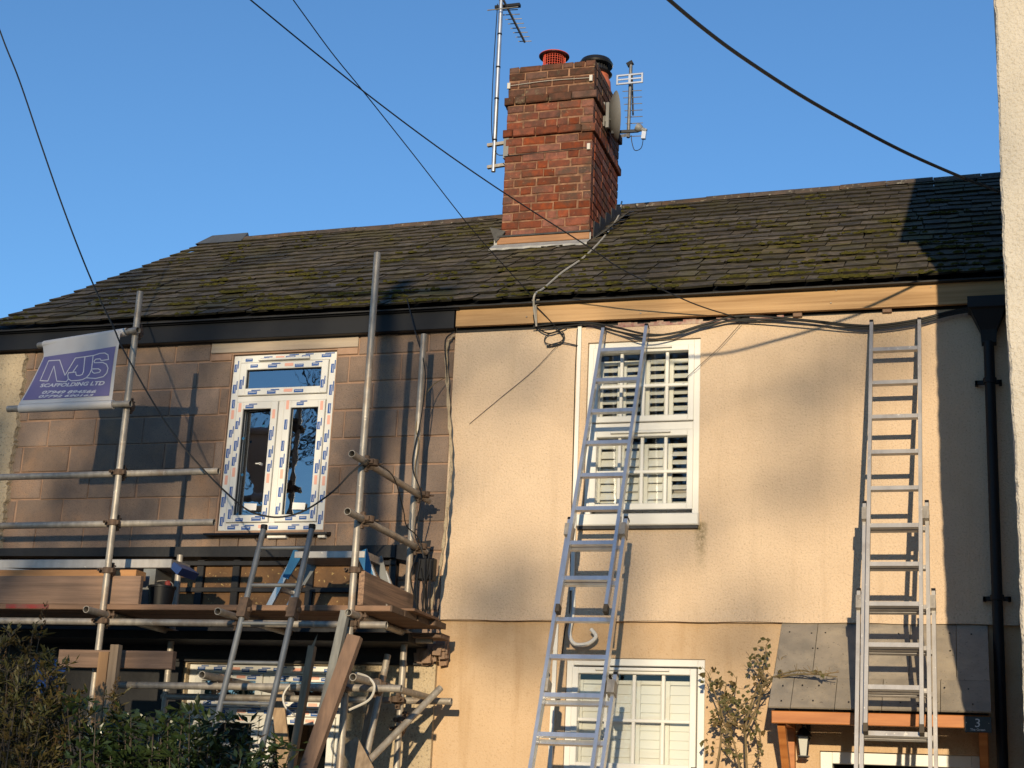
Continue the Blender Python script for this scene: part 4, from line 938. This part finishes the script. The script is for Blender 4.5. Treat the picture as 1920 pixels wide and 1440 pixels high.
MB().lathe((-.012,-.616,2.325), [(.003,0),(.003,.002)], 8, (0,-1,0)).lathe((-.146,-.616,2.325), [(.003,0),(.003,.002)], 8, (0,-1,0)).build('screw', M['galv'], SG)
LN = thing('wall_lantern', 'black carriage lantern on the wall under the porch', 'lantern', (-1.2098,-0.1200,2.1750))
lp = V((-1.2098,-0.1200,2.1750))
MB().lathe(lp+V((0,0,-.075)), [(.036,0),(.05,.01),(.05,.016)], 4, (0,0,1)).build('lantern_base', M['black_metal'], LN)
MB().lathe(lp+V((0,0,-.06)), [(.030,0),(.046,.125)], 4, (0,0,1)).build('lantern_glass', M['lamp_glass'], LN)
for k in range(4):
    an = k*math.pi/2; x_ = V((0,0,1)).orthogonal().normalized(); y_ = V((0,0,1)).cross(x_); d = x_*math.cos(an)+y_*math.sin(an)
    MB().tube([lp+d*.032+V((0,0,-.06)), lp+d*.05+V((0,0,.065))], .004, 5).build('lantern_bar', M['black_metal'], LN)
MB().lathe(lp+V((0,0,.065)), [(.056,0),(.056,.008),(.03,.05),(.012,.06),(.012,.085),(.003,.09)], 8).build('lantern_roof', M['black_metal'], LN)
MB().tube(spline([lp+V((0,0,.15)), lp+V((0,.03,.18)), lp+V((0,.09,.16)), lp+V((0,.14,.13))],5), .007, 6).bbox((lp.x-.03,.022,lp.z+.06),(lp.x+.03,.03,lp.z+.19),.002).build('lantern_arm', M['black_metal'], LN)

# ---------------------------------------------------------------- aerials and dish on the chimney
AE = thing('tv_aerial', 'tall silver mast with a yagi aerial clamped to the left of the chimney', 'aerial', (-4.4, 2.2, 7.65))
ma, mbm = V((-4.4028,2.2000,7.6263)), V((-4.4155,2.2000,9.6330))
MB().tube([ma, mbm], .022, 12).build('mast', M['mast'], AE, True)
mb = MB()
for t in (.16,.38,.55,.73,.92): q = ma.lerp(mbm, t); mb.tube([q, q+V((0,0,.018))], .0235, 12)
mb.build('mast_tape', M['black_pvc'], AE, True)
MB().tube(spline([ma.lerp(mbm,.9)+V((-.03,-.02,0)), ma.lerp(mbm,.5)+V((-.045,-.01,0)), ma.lerp(mbm,.22)+V((-.03,-.02,0)), ma.lerp(mbm,.08)+V((.03,-.03,.02)), (cx0+.05,cy0-.02,7.64)],6), .005, 6).build('aerial_lead', M['black_cable'], AE)
for a in ((-4.4769,2.2000,7.9073), (-4.4648,2.2000,7.6761)):
    a = V(a); b = V((cx0+.02,2.2,a.z+.02)); MB().bar(a, b, .035, .03, side=Y_).build('bracket_arm', M['galv'], AE)
MB().bar((cx0+.01,1.94,7.62),(cx0+.01,1.94,7.90), .05, .08).build('bracket_plate', M['dish'], AE)
bo, be = V((-4.3665,2.2000,9.4301)), V((-4.3212,2.7500,9.2969)); bo = bo - (be-bo)*.12
MB().bar(bo, be, .018, .018).build('boom', M['dark_alu'], AE)
for k in range(8):
    p = bo.lerp(be, .26+.74*k/7); w_ = lerp(.09,.068,k/7)
    MB().tube([p+V((-w_,-.01,.01)), p+V((w_,.01,.01))], .005, 6).build('element', M['dark_alu'], AE)
for dz in (-.1, .09): MB().tube([bo+V((-.16,0,dz)), bo+V((.16,0,dz))], .006, 6).build('reflector_rod', M['dark_alu'], AE)
MB().bar(bo.lerp(be,.2)+V((-.13,0,.02)), bo.lerp(be,.2)+V((.13,0,.02)), .05, .03, side=Y_).build('dipole_box', M['black_pvc'], AE)
AE2 = thing('tv_aerial', 'short yagi aerial with a pale reflector panel behind the chimney', 'aerial', (-3.2771,3.0500,8.2789))
q0, q1 = V((-3.2769,3.0500,8.2730)), V((-3.2696,3.0500,9.0789))
MB().tube([q0, q1], .018, 10).build('mast', M['dark_alu'], AE2, True)
MB().bar(q0+V((0,0,.03)), (cx1,2.9,q0.z-.05), .03, .03).build('bracket_arm', M['galv'], AE2)
c_ = V((-3.2649,3.0000,8.8914))
rp = MB(); rect_frame(rp, c_.x-.14, c_.x+.14, c_.z-.055, c_.z+.06, .022, 2.985, 2.995); rp.box((c_.x-.012,2.986,c_.z-.04),(c_.x+.012,2.994,c_.z+.05)); rp.bbox((c_.x-.12,2.987,c_.z-.006),(c_.x+.12,2.994,c_.z+.010),.001); rp.build('reflector_panel', M['mast'], AE2)
b0, b1 = V((-3.2418,2.9900,8.9377)), V((-3.3031,3.3500,8.6643)); MB().bar(b0, b1, .016, .016).build('boom', M['dark_alu'], AE2)
for k in range(8):
    p = q1.lerp(q0, .33+.072*k)+V((.01,.05+.03*k,0)); w_ = lerp(.10,.085,k/7); MB().tube([p+V((-w_,0,.004)), p+V((w_,0,-.004))], .0045, 6).build('element', M['dark_alu'], AE2)
MB().bar(q1+V((-.04,0,.0)), q1+V((.02,0,.03)), .04, .04).build('mast_head', M['black_pvc'], AE2)
SD = thing('satellite_dish', 'grey satellite dish on the right side of the brick chimney', 'satellite dish', (cx1+.12, 2.35, 8.0))
dc = V((-3.2497,2.3500,8.1743)); dn = V((.92,.38,.10)).normalized()
MB().lathe(dc, [(.02,-.055),(.10,-.048),(.18,-.028),(.235,.002),(.245,.012),(.238,.014),(.17,-.012),(.09,-.034),(.005,-.042)], 36, dn).build('reflector', M['dish'], SD, True)
MB().bar(dc-dn*.05, (cx1-.005,2.33,dc.z-.02), .09, .12).bar((cx1+.004,2.33,dc.z-.13),(cx1+.004,2.33,dc.z+.12), .02, .12, side=X_).build('wall_mount', M['dish'], SD)
MB().bar(dc-dn*.05+V((0,-.08,.10)), dc-dn*.05+V((0,-.08,-.16)), .03, .04).build('back_plate', M['dish'], SD)
lnb = V((-2.9842,2.3500,8.0099)); lb0 = dc-dn*.03+V((0,0,-.17))
MB().bar(lb0, lnb+V((-.03,0,-.01)), .022, .028).build('feed_arm', M['black_metal'], SD)
MB().lathe(lnb+V((-.05,-.01,.03)), [(.038,0),(.042,.03),(.03,.055),(.022,.06),(.022,.11)], 14, V((.85,.1,-.45))).build('feed_horn', M['dish'], SD, True)
MB().bar(lnb+V((.03,0,.0)), lnb+V((.02,0,-.10)), .04, .035).build('receiver', M['mast'], SD)
MB().tube(spline([lnb+V((.02,0,-.09)), lnb+V((.0,0,-.19)), lnb+V((-.06,0,-.21)), lnb+V((-.09,0,-.13)), lnb+V((-.10,0,-.05))],6), .004, 6).build('lead', M['black_cable'], SD)

# ---------------------------------------------------------------- cables
def cable(name, label, pts, r, m, n=8, sides=6):
    return tag(MB().tube(spline(pts, n), r, sides).build(name, m, None, True), label, 'cable')
cable('overhead_wire', 'overhead wire crossing in front of the chimney to the eaves', [(-1.6554,-0.0249,5.2580), (-1.7672,-0.0930,5.2798), (-1.8786,-0.1608,5.3015), (-1.9985,-0.2493,5.3298), (-2.1401,-0.3763,5.3704), (-2.2888,-0.5222,5.4171), (-2.4121,-0.6528,5.4589), (-2.4813,-0.7381,5.4862), (-2.5268,-0.8093,5.5090), (-2.6050,-0.9238,5.5456), (-2.7478,-1.1162,5.6072), (-2.9191,-1.3463,5.6808), (-3.0742,-1.5597,5.7491), (-3.1967,-1.7357,5.8054), (-3.3053,-1.8977,5.8572), (-3.4104,-2.0608,5.9094), (-3.5166,-2.2329,5.9645), (-3.6191,-2.4053,6.0197), (-3.7134,-2.5680,6.0718), (-3.7972,-2.7175,6.1196), (-3.8737,-2.8583,6.1647), (-3.9460,-2.9932,6.2078), (-4.0144,-3.1221,6.2491), (-4.0790,-3.2455,6.2886), (-4.1425,-3.3668,6.3274), (-5.9279,-6.7759,7.4183), (-8.1597,-11.0373,8.7819)], .005, M['black_cable'])
cable('overhead_wire', 'thin overhead wire meeting the eaves bracket left of the chimney', [(-3.2513,-0.0710,5.4892), (-3.2987,-0.2462,5.5365), (-3.3450,-0.4175,5.5827), (-3.3885,-0.5848,5.6279), (-3.4269,-0.7372,5.6691), (-3.4628,-0.8864,5.7093), (-3.5012,-1.0640,5.7573), (-3.5436,-1.2862,5.8173), (-3.5877,-1.5308,5.8833), (-3.6319,-1.7720,5.9485), (-3.6782,-2.0148,6.0140), (-3.7245,-2.2537,6.0785), (-3.7640,-2.4545,6.1327), (-3.7934,-2.5956,6.1708), (-3.8171,-2.7053,6.2004), (-3.8399,-2.8246,6.2326), (-3.8628,-2.9694,6.2717), (-3.8846,-3.1217,6.3128), (-3.9059,-3.2702,6.3529), (-4.4535,-7.0955,7.3858), (-5.1379,-11.8772,8.6768)], .0036, M['black_cable'])
cable('overhead_wire', 'thick overhead cable coming down to the right end of the roof', [(0.2646,-0.7000,5.8092), (0.1022,-1.0500,5.7444), (-0.0611,-1.3700,5.6922), (-0.3621,-1.9900,5.6046), (-0.6348,-2.5300,5.5616), (-0.8862,-3.0000,5.5499), (-1.1141,-3.4600,5.5502), (-1.2663,-3.7400,5.5783), (-1.4186,-4.0400,5.6203), (-1.6839,-4.5000,5.7410)], .0105, M['black_cable'])
cable('slack_wire', 'slack black wire drooping past the banner and over the taped window', [(-3.9598,-1.4500,3.9065), (-4.0612,-1.4700,3.8192), (-4.1916,-1.5000,3.6682), (-4.3908,-1.5500,3.5259), (-4.5998,-1.6000,3.4967), (-4.8227,-1.6500,3.5990), (-5.2601,-1.7500,4.0232), (-5.6429,-1.8500,4.5737), (-5.7600,-1.9000,4.7971), (-5.8994,-1.9500,5.0515), (-6.0532,-1.9900,5.3540), (-6.2320,-2.0400,5.7373), (-6.4129,-2.1000,6.1577), (-6.6107,-2.1800,6.6386), (-6.7851,-2.2500,7.0189), (-7.0750,-2.4000,7.7576), (-7.3581,-2.6000,8.6303)], .0062, M['black_cable'])
bndl = [(-3.2625,-0.0300,5.2779), (-3.0063,-0.0350,5.2851), (-2.7920,-0.0500,5.2695), (-2.5801,-0.0600,5.2005), (-2.3717,-0.0700,5.1410), (-2.1713,-0.0600,5.1513), (-1.8933,-0.0500,5.2202), (-1.6524,-0.0450,5.2512), (-1.2267,-0.0500,5.2073), (-0.8451,-0.0600,5.1442), (-0.6576,-0.0600,5.1349), (-0.3973,-0.0600,5.1620), (-0.1761,-0.0500,5.2140), (-0.0117,-0.0600,5.2339)]
CB = thing('cable_bundle', 'bundle of black cables sagging under the bare timber fascia', 'cable', (-1.6524,-0.0450,5.2512))
for k, (dx, dy, dzz) in enumerate(((0,0,0), (.0,-.008,.012), (0,-.004,-.014))):
    MB().tube(spline([V(p)+V((0,dy,dzz+ (.010*math.sin(i*1.7+k*2))*(0 if i > 8 else 1))) for i, p in enumerate(bndl)], 8), .008 if k < 2 else .006, 6).build('strand', M['black_cable'], CB, True)
cable('eaves_cable', 'looped loose cable end hanging left of the ladder top', [(-3.2486,-0.0900,5.3526), (-3.2308,-0.0500,5.2699), (-3.1291,-0.0400,5.2122), (-2.9955,-0.0400,5.2572)], .006, M['black_cable'])
cable('loose_cable', 'thin coil of loose cable on the cream render', [(-3.2421,-0.0800,5.4335), (-3.1277,-0.0600,5.3132), (-3.0206,-0.0300,5.1802), (-3.0862,-0.0300,5.1277), (-3.1631,-0.0300,5.1441), (-3.1485,-0.0300,5.2034), (-3.0392,-0.0300,5.2239), (-3.0122,-0.0300,5.1798), (-3.0467,-0.0200,5.1290), (-3.1518,-0.0200,5.1124), (-3.0457,-0.0250,5.1402), (-2.9029,-0.0200,5.1096)], .0045, M['black_cable'])
cable('stay_wire', 'thin wire slanting down across the cream render', [(-3.0362,-0.0300,5.1467), (-3.2524,-0.0120,4.9270), (-3.5002,-0.0080,4.7250), (-3.7481,-0.0060,4.5218)], .002, M['black_cable'])
cable('stay_wire', 'thin wire slanting from the cable bundle over the shuttered window', [(-1.6515,-0.0500,5.2246), (-1.8138,-0.0400,5.0453), (-1.9649,-0.0300,4.9106), (-2.0927,-0.0200,4.7951)], .0022, M['black_cable'])
cable('roof_cable', 'pale cable running down the slates from the chimney to the eaves', [(-3.4679,3.6517,7.8414), (-3.3242,2.8874,7.3475), (-3.2252,1.9207,6.7507), (-3.1884,1.1410,6.2774), (-3.2203,0.5965,5.9469), (-3.2150,0.0556,5.6186), (-3.2249,-0.1500,5.4952), (-3.2381,-0.1200,5.4068), (-3.2278,-0.0600,5.2665)], .0085, M['grey_cable'])
tag(MB().bar((-3.2404,-0.0800,5.4942), (-3.2219,-0.0800,5.2598), .012, .012).bar((-3.2654,-0.0800,5.4782), (-3.2056,-0.0800,5.4792), .012, .02).bar((-3.2596,-0.0800,5.4431), (-3.2084,-0.0800,5.4447), .012, .02).build('cable_bracket', M['galv']), 'small galvanised bracket on the timber fascia', 'bracket')
cable('wall_cable', 'brown cable curling beside the block wall corner', [(-3.9048,-0.0300,5.2660), (-3.9680,-0.0500,5.1839), (-3.9354,-0.0600,4.9191), (-3.9011,-0.0500,4.5786), (-3.8601,-0.0600,4.2385)], .006, M['black_cable'])
cable('wall_cable', 'thin cable looping from the corner to the inner scaffold pole', [(-3.9392,-0.0800,4.8790), (-3.9916,-0.2000,4.7869), (-4.0205,-0.3000,4.6503), (-4.0478,-0.3600,4.4188), (-4.0145,-0.3700,4.2918), (-4.0268,-0.3800,4.0857), (-3.9841,-0.3900,3.9411)], .004, M['stem'])
cable('wall_cable', 'black cable hanging down the inner scaffold pole', [(-4.2735,-0.1500,5.5187), (-4.1302,-0.3000,5.1992), (-4.0036,-0.3600,4.8554), (-4.0029,-0.3800,4.4949), (-4.0468,-0.3900,4.1245), (-3.9554,-0.4000,3.8783), (-3.9872,-0.4000,3.5999), (-3.8733,-0.4200,3.3601), (-3.8648,-0.4200,2.9744)], .005, M['black_cable'])
cable('wall_cable', 'thin black cord tied between the upper scaffold tubes', [(-3.9598,-1.4500,3.9065), (-3.9187,-1.1000,3.8811), (-3.9799,-0.7000,3.7374), (-3.9807,-0.6000,3.6208), (-3.9366,-0.4500,3.5508), (-3.8856,-0.4200,3.3602)], .0045, M['black_cable'])
cable('white_hose', 'white flexible hose looped round the lower transom', [(-3.9461,-1.4200,2.4862), (-3.8293,-1.5000,2.4530), (-3.7727,-1.5200,2.3947), (-3.8112,-1.5000,2.3115), (-3.9509,-1.4800,2.2459)], .0085, M['white_cable'])
cable('white_hose', 'white hose loop hanging behind the leaning battens', [(-4.3312,-1.4400,2.4015), (-4.3914,-1.4500,2.3994), (-4.4335,-1.4600,2.3253), (-4.4033,-1.4600,2.2470), (-4.3270,-1.4500,2.1949)], .007, M['white_cable'])
# black cable junction mess at the corner
random.seed(3); JB = thing('cable_junction', 'black tangle of cable and clips by the inner scaffold pole', 'cable', (-3.8638,-0.4200,3.3407))
j0 = V((-3.8675,-0.4000,3.3518))
MB().bbox((j0.x-.07,j0.y-.04,j0.z-.10),(j0.x+.05,j0.y+.04,j0.z+.06),.01).build('box', M['black_pvc'], JB)
for k in range(7):
    a = j0+V((rnd(-.08,.06),-.05,rnd(-.02,.1))); MB().tube(spline([a, a+V((rnd(-.05,.05),rnd(-.04,.02),-.18)), a+V((rnd(-.05,.05),rnd(-.02,.02),-.42))],5), .006, 5).build('strand', M['black_cable'], JB)

# ---------------------------------------------------------------- climbing rose
random.seed(17)
def leaf(mb, p, d, n, L_, W_, mi=0):
    d = d.normalized(); s = d.cross(n); s = s.normalized() if s.length > 1e-4 else d.orthogonal().normalized(); n = s.cross(d)
    mb.add([p, p+d*L_*.45+s*W_*.5+n*L_*.06, p+d*L_, p+d*L_*.45-s*W_*.5+n*L_*.06, p+d*L_*.5-n*L_*.05], [(0,1,4),(1,2,4),(2,3,4),(3,0,4)], mi)
RS = thing('climbing_rose', 'sparse thorny rose bush growing between the lower window and the porch', 'shrub', (-1.65, -.3, 0))
STEM = [[(-1.5587,-0.3000,1.9125),(-1.5743,-0.3000,2.2583),(-1.5391,-0.3000,2.4066),(-1.4250,-0.3000,2.5502),(-1.3309,-0.2800,2.7527)],
 [(-1.5971,-0.2800,1.9117),(-1.6557,-0.2800,2.1803),(-1.7108,-0.3000,2.2827),(-1.7373,-0.3200,2.3933)], [(-1.5743,-0.3000,2.2513),(-1.4920,-0.3300,2.4158),(-1.4453,-0.3600,2.5618),(-1.3559,-0.4200,2.6104),(-1.1863,-0.5200,2.6416),(-1.0594,-0.5800,2.6135),(-0.9280,-0.6000,2.6275)],
 [(-1.4453,-0.3600,2.5583),(-1.3006,-0.4400,2.6094),(-1.1140,-0.5500,2.6156),(-0.9385,-0.6000,2.5966)], [(-1.7949,-0.2500,1.9055),(-1.7471,-0.2500,2.2040),(-1.7544,-0.2600,2.3976),(-1.8052,-0.2700,2.5454),(-1.8391,-0.2700,2.6382)],
 [(-1.5772,-0.2800,2.2386),(-1.6727,-0.2700,2.3351),(-1.7242,-0.2700,2.4508),(-1.7106,-0.2700,2.5687)], [(-1.5817,-0.3000,2.3212),(-1.5143,-0.3000,2.4988),(-1.4564,-0.2800,2.6687),(-1.4413,-0.2600,2.8396)], [(-1.5570,-0.3000,2.3921),(-1.4917,-0.3300,2.2934),(-1.4674,-0.3500,2.1403),(-1.5235,-0.3500,2.0147)],
 [(-1.7471,-0.2500,2.2040),(-1.6728,-0.2600,2.1181),(-1.6079,-0.2600,2.0435)], [(-1.4250,-0.3000,2.5431),(-1.4997,-0.2800,2.7216),(-1.5446,-0.2700,2.7436)], [(-1.7108,-0.3000,2.2827),(-1.6216,-0.3000,2.3976),(-1.5293,-0.3200,2.4756),(-1.4196,-0.3400,2.5184)], [(-1.7543,-0.2600,2.3798),(-1.6582,-0.3000,2.5029),(-1.6336,-0.3000,2.6173)]]
sm = MB(); lm = MB()
for si_, s in enumerate(STEM):
    tags = 'arch' if si_ in (2, 3) else ''
    P = spline(s, 6); n = len(P); sm.tube(P, .006, 6, rs=[lerp(.0085,.0035,i/(n-1)) for i in range(n)])
    for i in range(3, n):
        for q in range(random.choice((0,1,1,2))):
            d = V((rnd(-1,1), rnd(-1,.3), rnd(-.3,1))); b = P[i]+d.normalized()*rnd(.02,.07)
            sm.tube([P[i], b], .0018, 4)
            if random.random() < (.06 if 'arch' in tags else .33):
                for w_ in range(random.choice((2,3,4))): leaf(lm, b, V((rnd(-1,1),rnd(-.8,.4),rnd(-1.1,.5))), V((rnd(-.4,.4),-1,rnd(-.2,.6))), rnd(.028,.05), rnd(.02,.032))
for c in ((-1.8205,-0.2700,2.6169), (-1.7722,-0.2700,2.5389), (-1.6691,-0.3000,2.5027), (-1.6039,-0.3000,2.4616), (-1.4399,-0.2700,2.8241), (-1.4637,-0.2800,2.7150), (-1.8084,-0.2600,2.3430), (-1.8337,-0.2500,2.1663), (-1.4966,-0.3000,2.5948), (-1.6288,-0.3000,2.3974), (-1.7168,-0.2700,2.4332), (-1.5675,-0.3000,2.3461)):
    c = V(c)
    for k in range(9):
        b = c+V((rnd(-.06,.06), rnd(-.06,.05), rnd(-.06,.06))); leaf(lm, b, V((rnd(-1,1),rnd(-.8,.4),rnd(-1.2,.4))), V((rnd(-.4,.4),-1,rnd(-.2,.6))), rnd(.028,.05), rnd(.02,.033))
sm.build('stems', M['stem'], RS); tag(lm.build('leaves', M['leaf_rose'], RS), kind='stuff')

# ---------------------------------------------------------------- front garden shrubs
random.seed(23)
SHR = thing('seed_head_shrub', 'olive leafy shrub with upright brown seed spikes at the lower left', 'shrub', (-5.15, -3.2, 0))
sm = MB(); lm = MB(); sp = MB()
for k in range(120):
    bx, by = rnd(-5.95,-4.82), rnd(-3.6,-2.75); edge = max(0, (bx+5.25)/.45)
    top = rnd(2.15,2.52)-.5*edge*rnd(.6,1) - abs(by+3.15)*.2
    b = V((lerp(-5.3,bx,.35), lerp(-3.2,by,.35), 0)); t_ = V((bx+rnd(-.06,.06), by, top)); m_ = b.lerp(t_,.55)+V((rnd(-.05,.05),rnd(-.05,.05),0))
    P = spline([b, m_, t_], 7); n = len(P); sm.tube(P, .006, 5, rs=[lerp(.012,.003,i/(n-1)) for i in range(n)])
    spike = k < 16
    if spike:
        t_ = P[-1]; d = (P[-1]-P[-2]).normalized(); L_ = rnd(.13,.22)
        for q in range(34):
            f = q/34; r = .022*(1-f)**.7; an = rnd(0,6.28); c = t_+d*L_*f+V((math.cos(an)*r, math.sin(an)*r, 0)); leaf(sp, c, V((math.cos(an)*.6,math.sin(an)*.6,1)), V((math.cos(an),math.sin(an),0)), .022, .014)
    for i in range(n//2-2, n):
        if P[i].z < 1.0: continue
        for tw in range(random.choice((2,3))):
            an = rnd(0,6.28); d0 = V((math.cos(an)*.8, math.sin(an)*.8, rnd(.2,1.1))).normalized(); L_ = rnd(.06,.17)*(1.15-.5*i/n); a_ = P[i].lerp(P[min(i+1,n-1)], rnd(0,1)); b_ = a_+d0*L_
            sm.tube([a_, b_], .0022, 4)
            for q in range(random.randrange(5,9)):
                c = a_.lerp(b_, rnd(.15,1.05)); d = d0*rnd(.2,1)+V((rnd(-1,1),rnd(-1,1),rnd(-.5,.9)))*.9
                leaf(lm, c, d, V((rnd(-.5,.5),rnd(-.5,.5),1)), rnd(.03,.075), rnd(.012,.026))
sm.build('stems', M['bark'], SHR); tag(lm.build('foliage', M['leaf_olive'], SHR), kind='stuff'); tag(sp.build('seed_spikes', M['seed'], SHR), kind='stuff')
SHR2 = thing('glossy_shrub', 'dark glossy leaved shrub in front of the steel ladder foot', 'shrub', (-4.25, -3.1, 0))
sm = MB(); lm = MB()
for k in range(110):
    bx, by = rnd(-4.85,-3.68), rnd(-3.5,-2.7); top = rnd(1.78,2.08) - max(0,(bx+4.1))*.28 + .03*math.sin(bx*9)
    b = V((lerp(-4.25,bx,.4), lerp(-3.1,by,.4), 0)); t_ = V((bx,by,top)); m_ = b.lerp(t_,.6)+V((rnd(-.05,.05),rnd(-.05,.05),0))
    P = spline([b, m_, t_], 6); n = len(P); sm.tube(P, .006, 5, rs=[lerp(.011,.003,i/(n-1)) for i in range(n)])
    for i in range(n//2-1, n):
        if P[i].z < 1.0: continue
        for q in range(random.randrange(7,13)):
            an = rnd(0,6.28); d0 = V((math.cos(an),math.sin(an),rnd(0,1))).normalized(); c = P[i].lerp(P[min(i+1,n-1)], rnd(0,1))+d0*rnd(0,.09)
            leaf(lm, c, d0+V((rnd(-.8,.8),rnd(-.8,.8),rnd(-.5,.5))), V((rnd(-.6,.6),rnd(-.6,.6),1)), rnd(.04,.08), rnd(.022,.04))
sm.build('stems', M['bark'], SHR2); tag(lm.build('foliage', M['leaf_dark'], SHR2), kind='stuff')

# ---------------------------------------------------------------- behind the viewer: telegraph pole and winter trees that throw the soft shade
TP = thing('telegraph_pole', 'brown wooden telegraph pole across the lane', 'pole', (-1.62, -16, 0))
MB().tube([(-1.62,-16,0),(-1.62,-16,8.6)], .13, 14, rs=[.13,.09]).build('shaft', M['bark'], TP, True)
MB().bar((-2.17,-16,8.25),(-1.07,-16,8.25), .09, .09).build('crossarm', M['bark'], TP)
def bare_tree(label, x, y, h, seed, spread=1.0, depth=6, thick=.017):
    random.seed(seed); t = thing('bare_tree', label, 'tree', (x,y,0), 'bare winter trees across the lane'); tr = MB(); br = MB()
    def grow(p, d, L_, r, lv):
        P = [p]; q = p; dd = d
        for k in range(3):
            dd = (dd+V((rnd(-1,1),rnd(-1,1),rnd(-.5,.8)))*.22).normalized(); q = q+dd*L_/3; P.append(q)
        (tr if lv < 2 else br).tube(P, r, 6 if lv < 2 else (4 if lv < 4 else 3), cap=False, rs=[lerp(r, r*.62, i/3) for i in range(4)])
        if lv >= depth: return
        for k in range(3 if lv < 4 else random.choice((2,3))):
            a = P[3] if k == 0 else P[random.choice((2,3))].lerp(P[2], rnd(0,.6))
            nd = (dd+V((rnd(-1,1),rnd(-1,1),rnd(-.25,.7)))*(.55 if k == 0 else .95)*spread).normalized()
            grow(a, nd, L_*rnd(.62,.82), r*(.62 if k else .68), lv+1)
    grow(V((x,y,0)), V((rnd(-.05,.05),rnd(-.05,.05),1)), h*.33, h*thick, 0)
    tr.build('trunk', M['bark'], t); tag(br.build('crown', M['bark'], t), kind='stuff')
for i, (lb, x, y, h) in enumerate((('bare tree furthest left across the lane', -25, -31, 20), ('bare tree second from the left across the lane', -13.2, -29, 20), ('bare tree third from the left across the lane', -10, -33, 15),
    ('bare tree near the middle of the lane side', .6, -52, 17), ('bare tree furthest right across the lane', 19, -50, 15))): bare_tree(lb, x, y, h, 100+i, thick=(.022 if y < -49 else .017))
random.seed(77)
EV = thing('shade_evergreen', 'dense round evergreen added unseen across the lane to shade the lower left', 'tree', (-3.2,-24,0))  # added out of view so its shadow covers the lower left
MB().tube([(-3.2,-24,0),(-3.2,-24,3)], .2, 8, rs=[.22,.12]).build('trunk', M['bark'], EV)
lm = MB()
for k in range(10000):
    an = rnd(0,6.28); ph = math.acos(rnd(-1,1)); r = (rnd(0,1)**.35); c = V((-3.2+3.0*r*math.sin(ph)*math.cos(an), -24+1.8*r*math.sin(ph)*math.sin(an), 2.86+2.72*r*math.cos(ph)+.25*math.sin(an*3)))
    leaf(lm, c, V((rnd(-1,1),rnd(-1,1),rnd(-1,1))), V((rnd(-1,1),rnd(-1,1),1)), .16, .09)
tag(lm.build('crown', M['leaf_tree'], EV), kind='stuff')

random.seed(78); HG = thing('reflection_hedge', 'long dark hedge added unseen across the lane to darken window reflections', 'hedge', (-16,-22,0)); lm = MB()  # added out of view to darken the lower window reflections and ambient light
for k in range(13000):
    a = rnd(-26,-7.5); c = V((a, -22+rnd(-.9,.9), rnd(0,1)**.7*(4.6+.5*math.sin(a*.9)+.3*math.sin(a*2.3)))); leaf(lm, c, V((rnd(-1,1),rnd(-1,1),rnd(-1,1))), V((rnd(-1,1),rnd(-1,1),1)), .26, .15)
tag(lm.build('foliage', M['leaf_tree'], HG), kind='stuff'); MB().box((-26,-22.3,0),(-7.5,-21.7,3.9)).build('core', M['bark'], HG)

random.seed(91); PN = thing('shade_pine', 'tall pine added unseen across the lane, needle clumps placed to shade the cream wall', 'tree', (7.9,-58,0)); br = MB(); lm = MB()  # added out of view; clumps placed where blotches of shade fall on the wall
MB().tube(spline([(7.9,-58,0),(8.0,-58,6),(7.85,-58,11),(8.05,-58,16)],5), .2, 8, rs=[lerp(.14,.05,i/15) for i in range(16)]).build('trunk', M['bark'], PN)
for c, r in (((6.8889,-58.0000,13.8256),.36), ((6.7574,-58.0000,12.2996),.36), ((7.0955,-58.0000,12.1813),.26), ((9.0701,-58.0000,13.4620),.22), ((9.4726,-58.0000,13.8478),.34), ((9.2761,-58.0000,12.9662),.26), ((8.9005,-58.0000,11.8703),.30), ((7.0705,-58.0000,11.8489),.30), ((7.9745,-58.0000,12.3776),.2), ((9.9610,-58.0000,13.9470),.22), ((8.4006,-58.0000,12.6088),.16)):
    c = V(c); br.tube(spline([(7.95,-58,c.z-.5), V((7.95,-58,c.z-.3)).lerp(c,.5)+V((0,0,.12)), c],4), .03, 5)
    sub_ = [V((rnd(-1,1),0,rnd(-1,1)))*r for _ in range(4)]
    for k in range(int(300*r)):
        d = random.choice(sub_)+V((random.gauss(0,1),random.gauss(0,1),random.gauss(0,.7)))*r*.28; leaf(lm, c+d, V((rnd(-1,1),rnd(-1,1),rnd(-.3,1))), V((rnd(-1,1),rnd(-1,1),1)), .17, .06)
br.build('limbs', M['bark'], PN); tag(lm.build('crown', M['leaf_tree'], PN), kind='stuff')
# loose board offcuts under the platform
for lb, a, b, wd in (('short plywood offcut propped at the foot of the scaffold', (-4.1559,-0.9500,2.0666), (-3.8495,-1.1000,1.6984), .13), ('narrow dark board leaning behind the inner pole', (-4.2099,-0.4200,2.5823), (-4.1785,-0.7000,1.6956), .06), ('old grey plank leaning left of the pale batten', (-4.7428,-0.9000,2.3855), (-4.4542,-1.1000,1.4694), .09)):
    timber('timber_offcut', lb, a, ground_to(a, b), wd, .02, M['plank_v'])
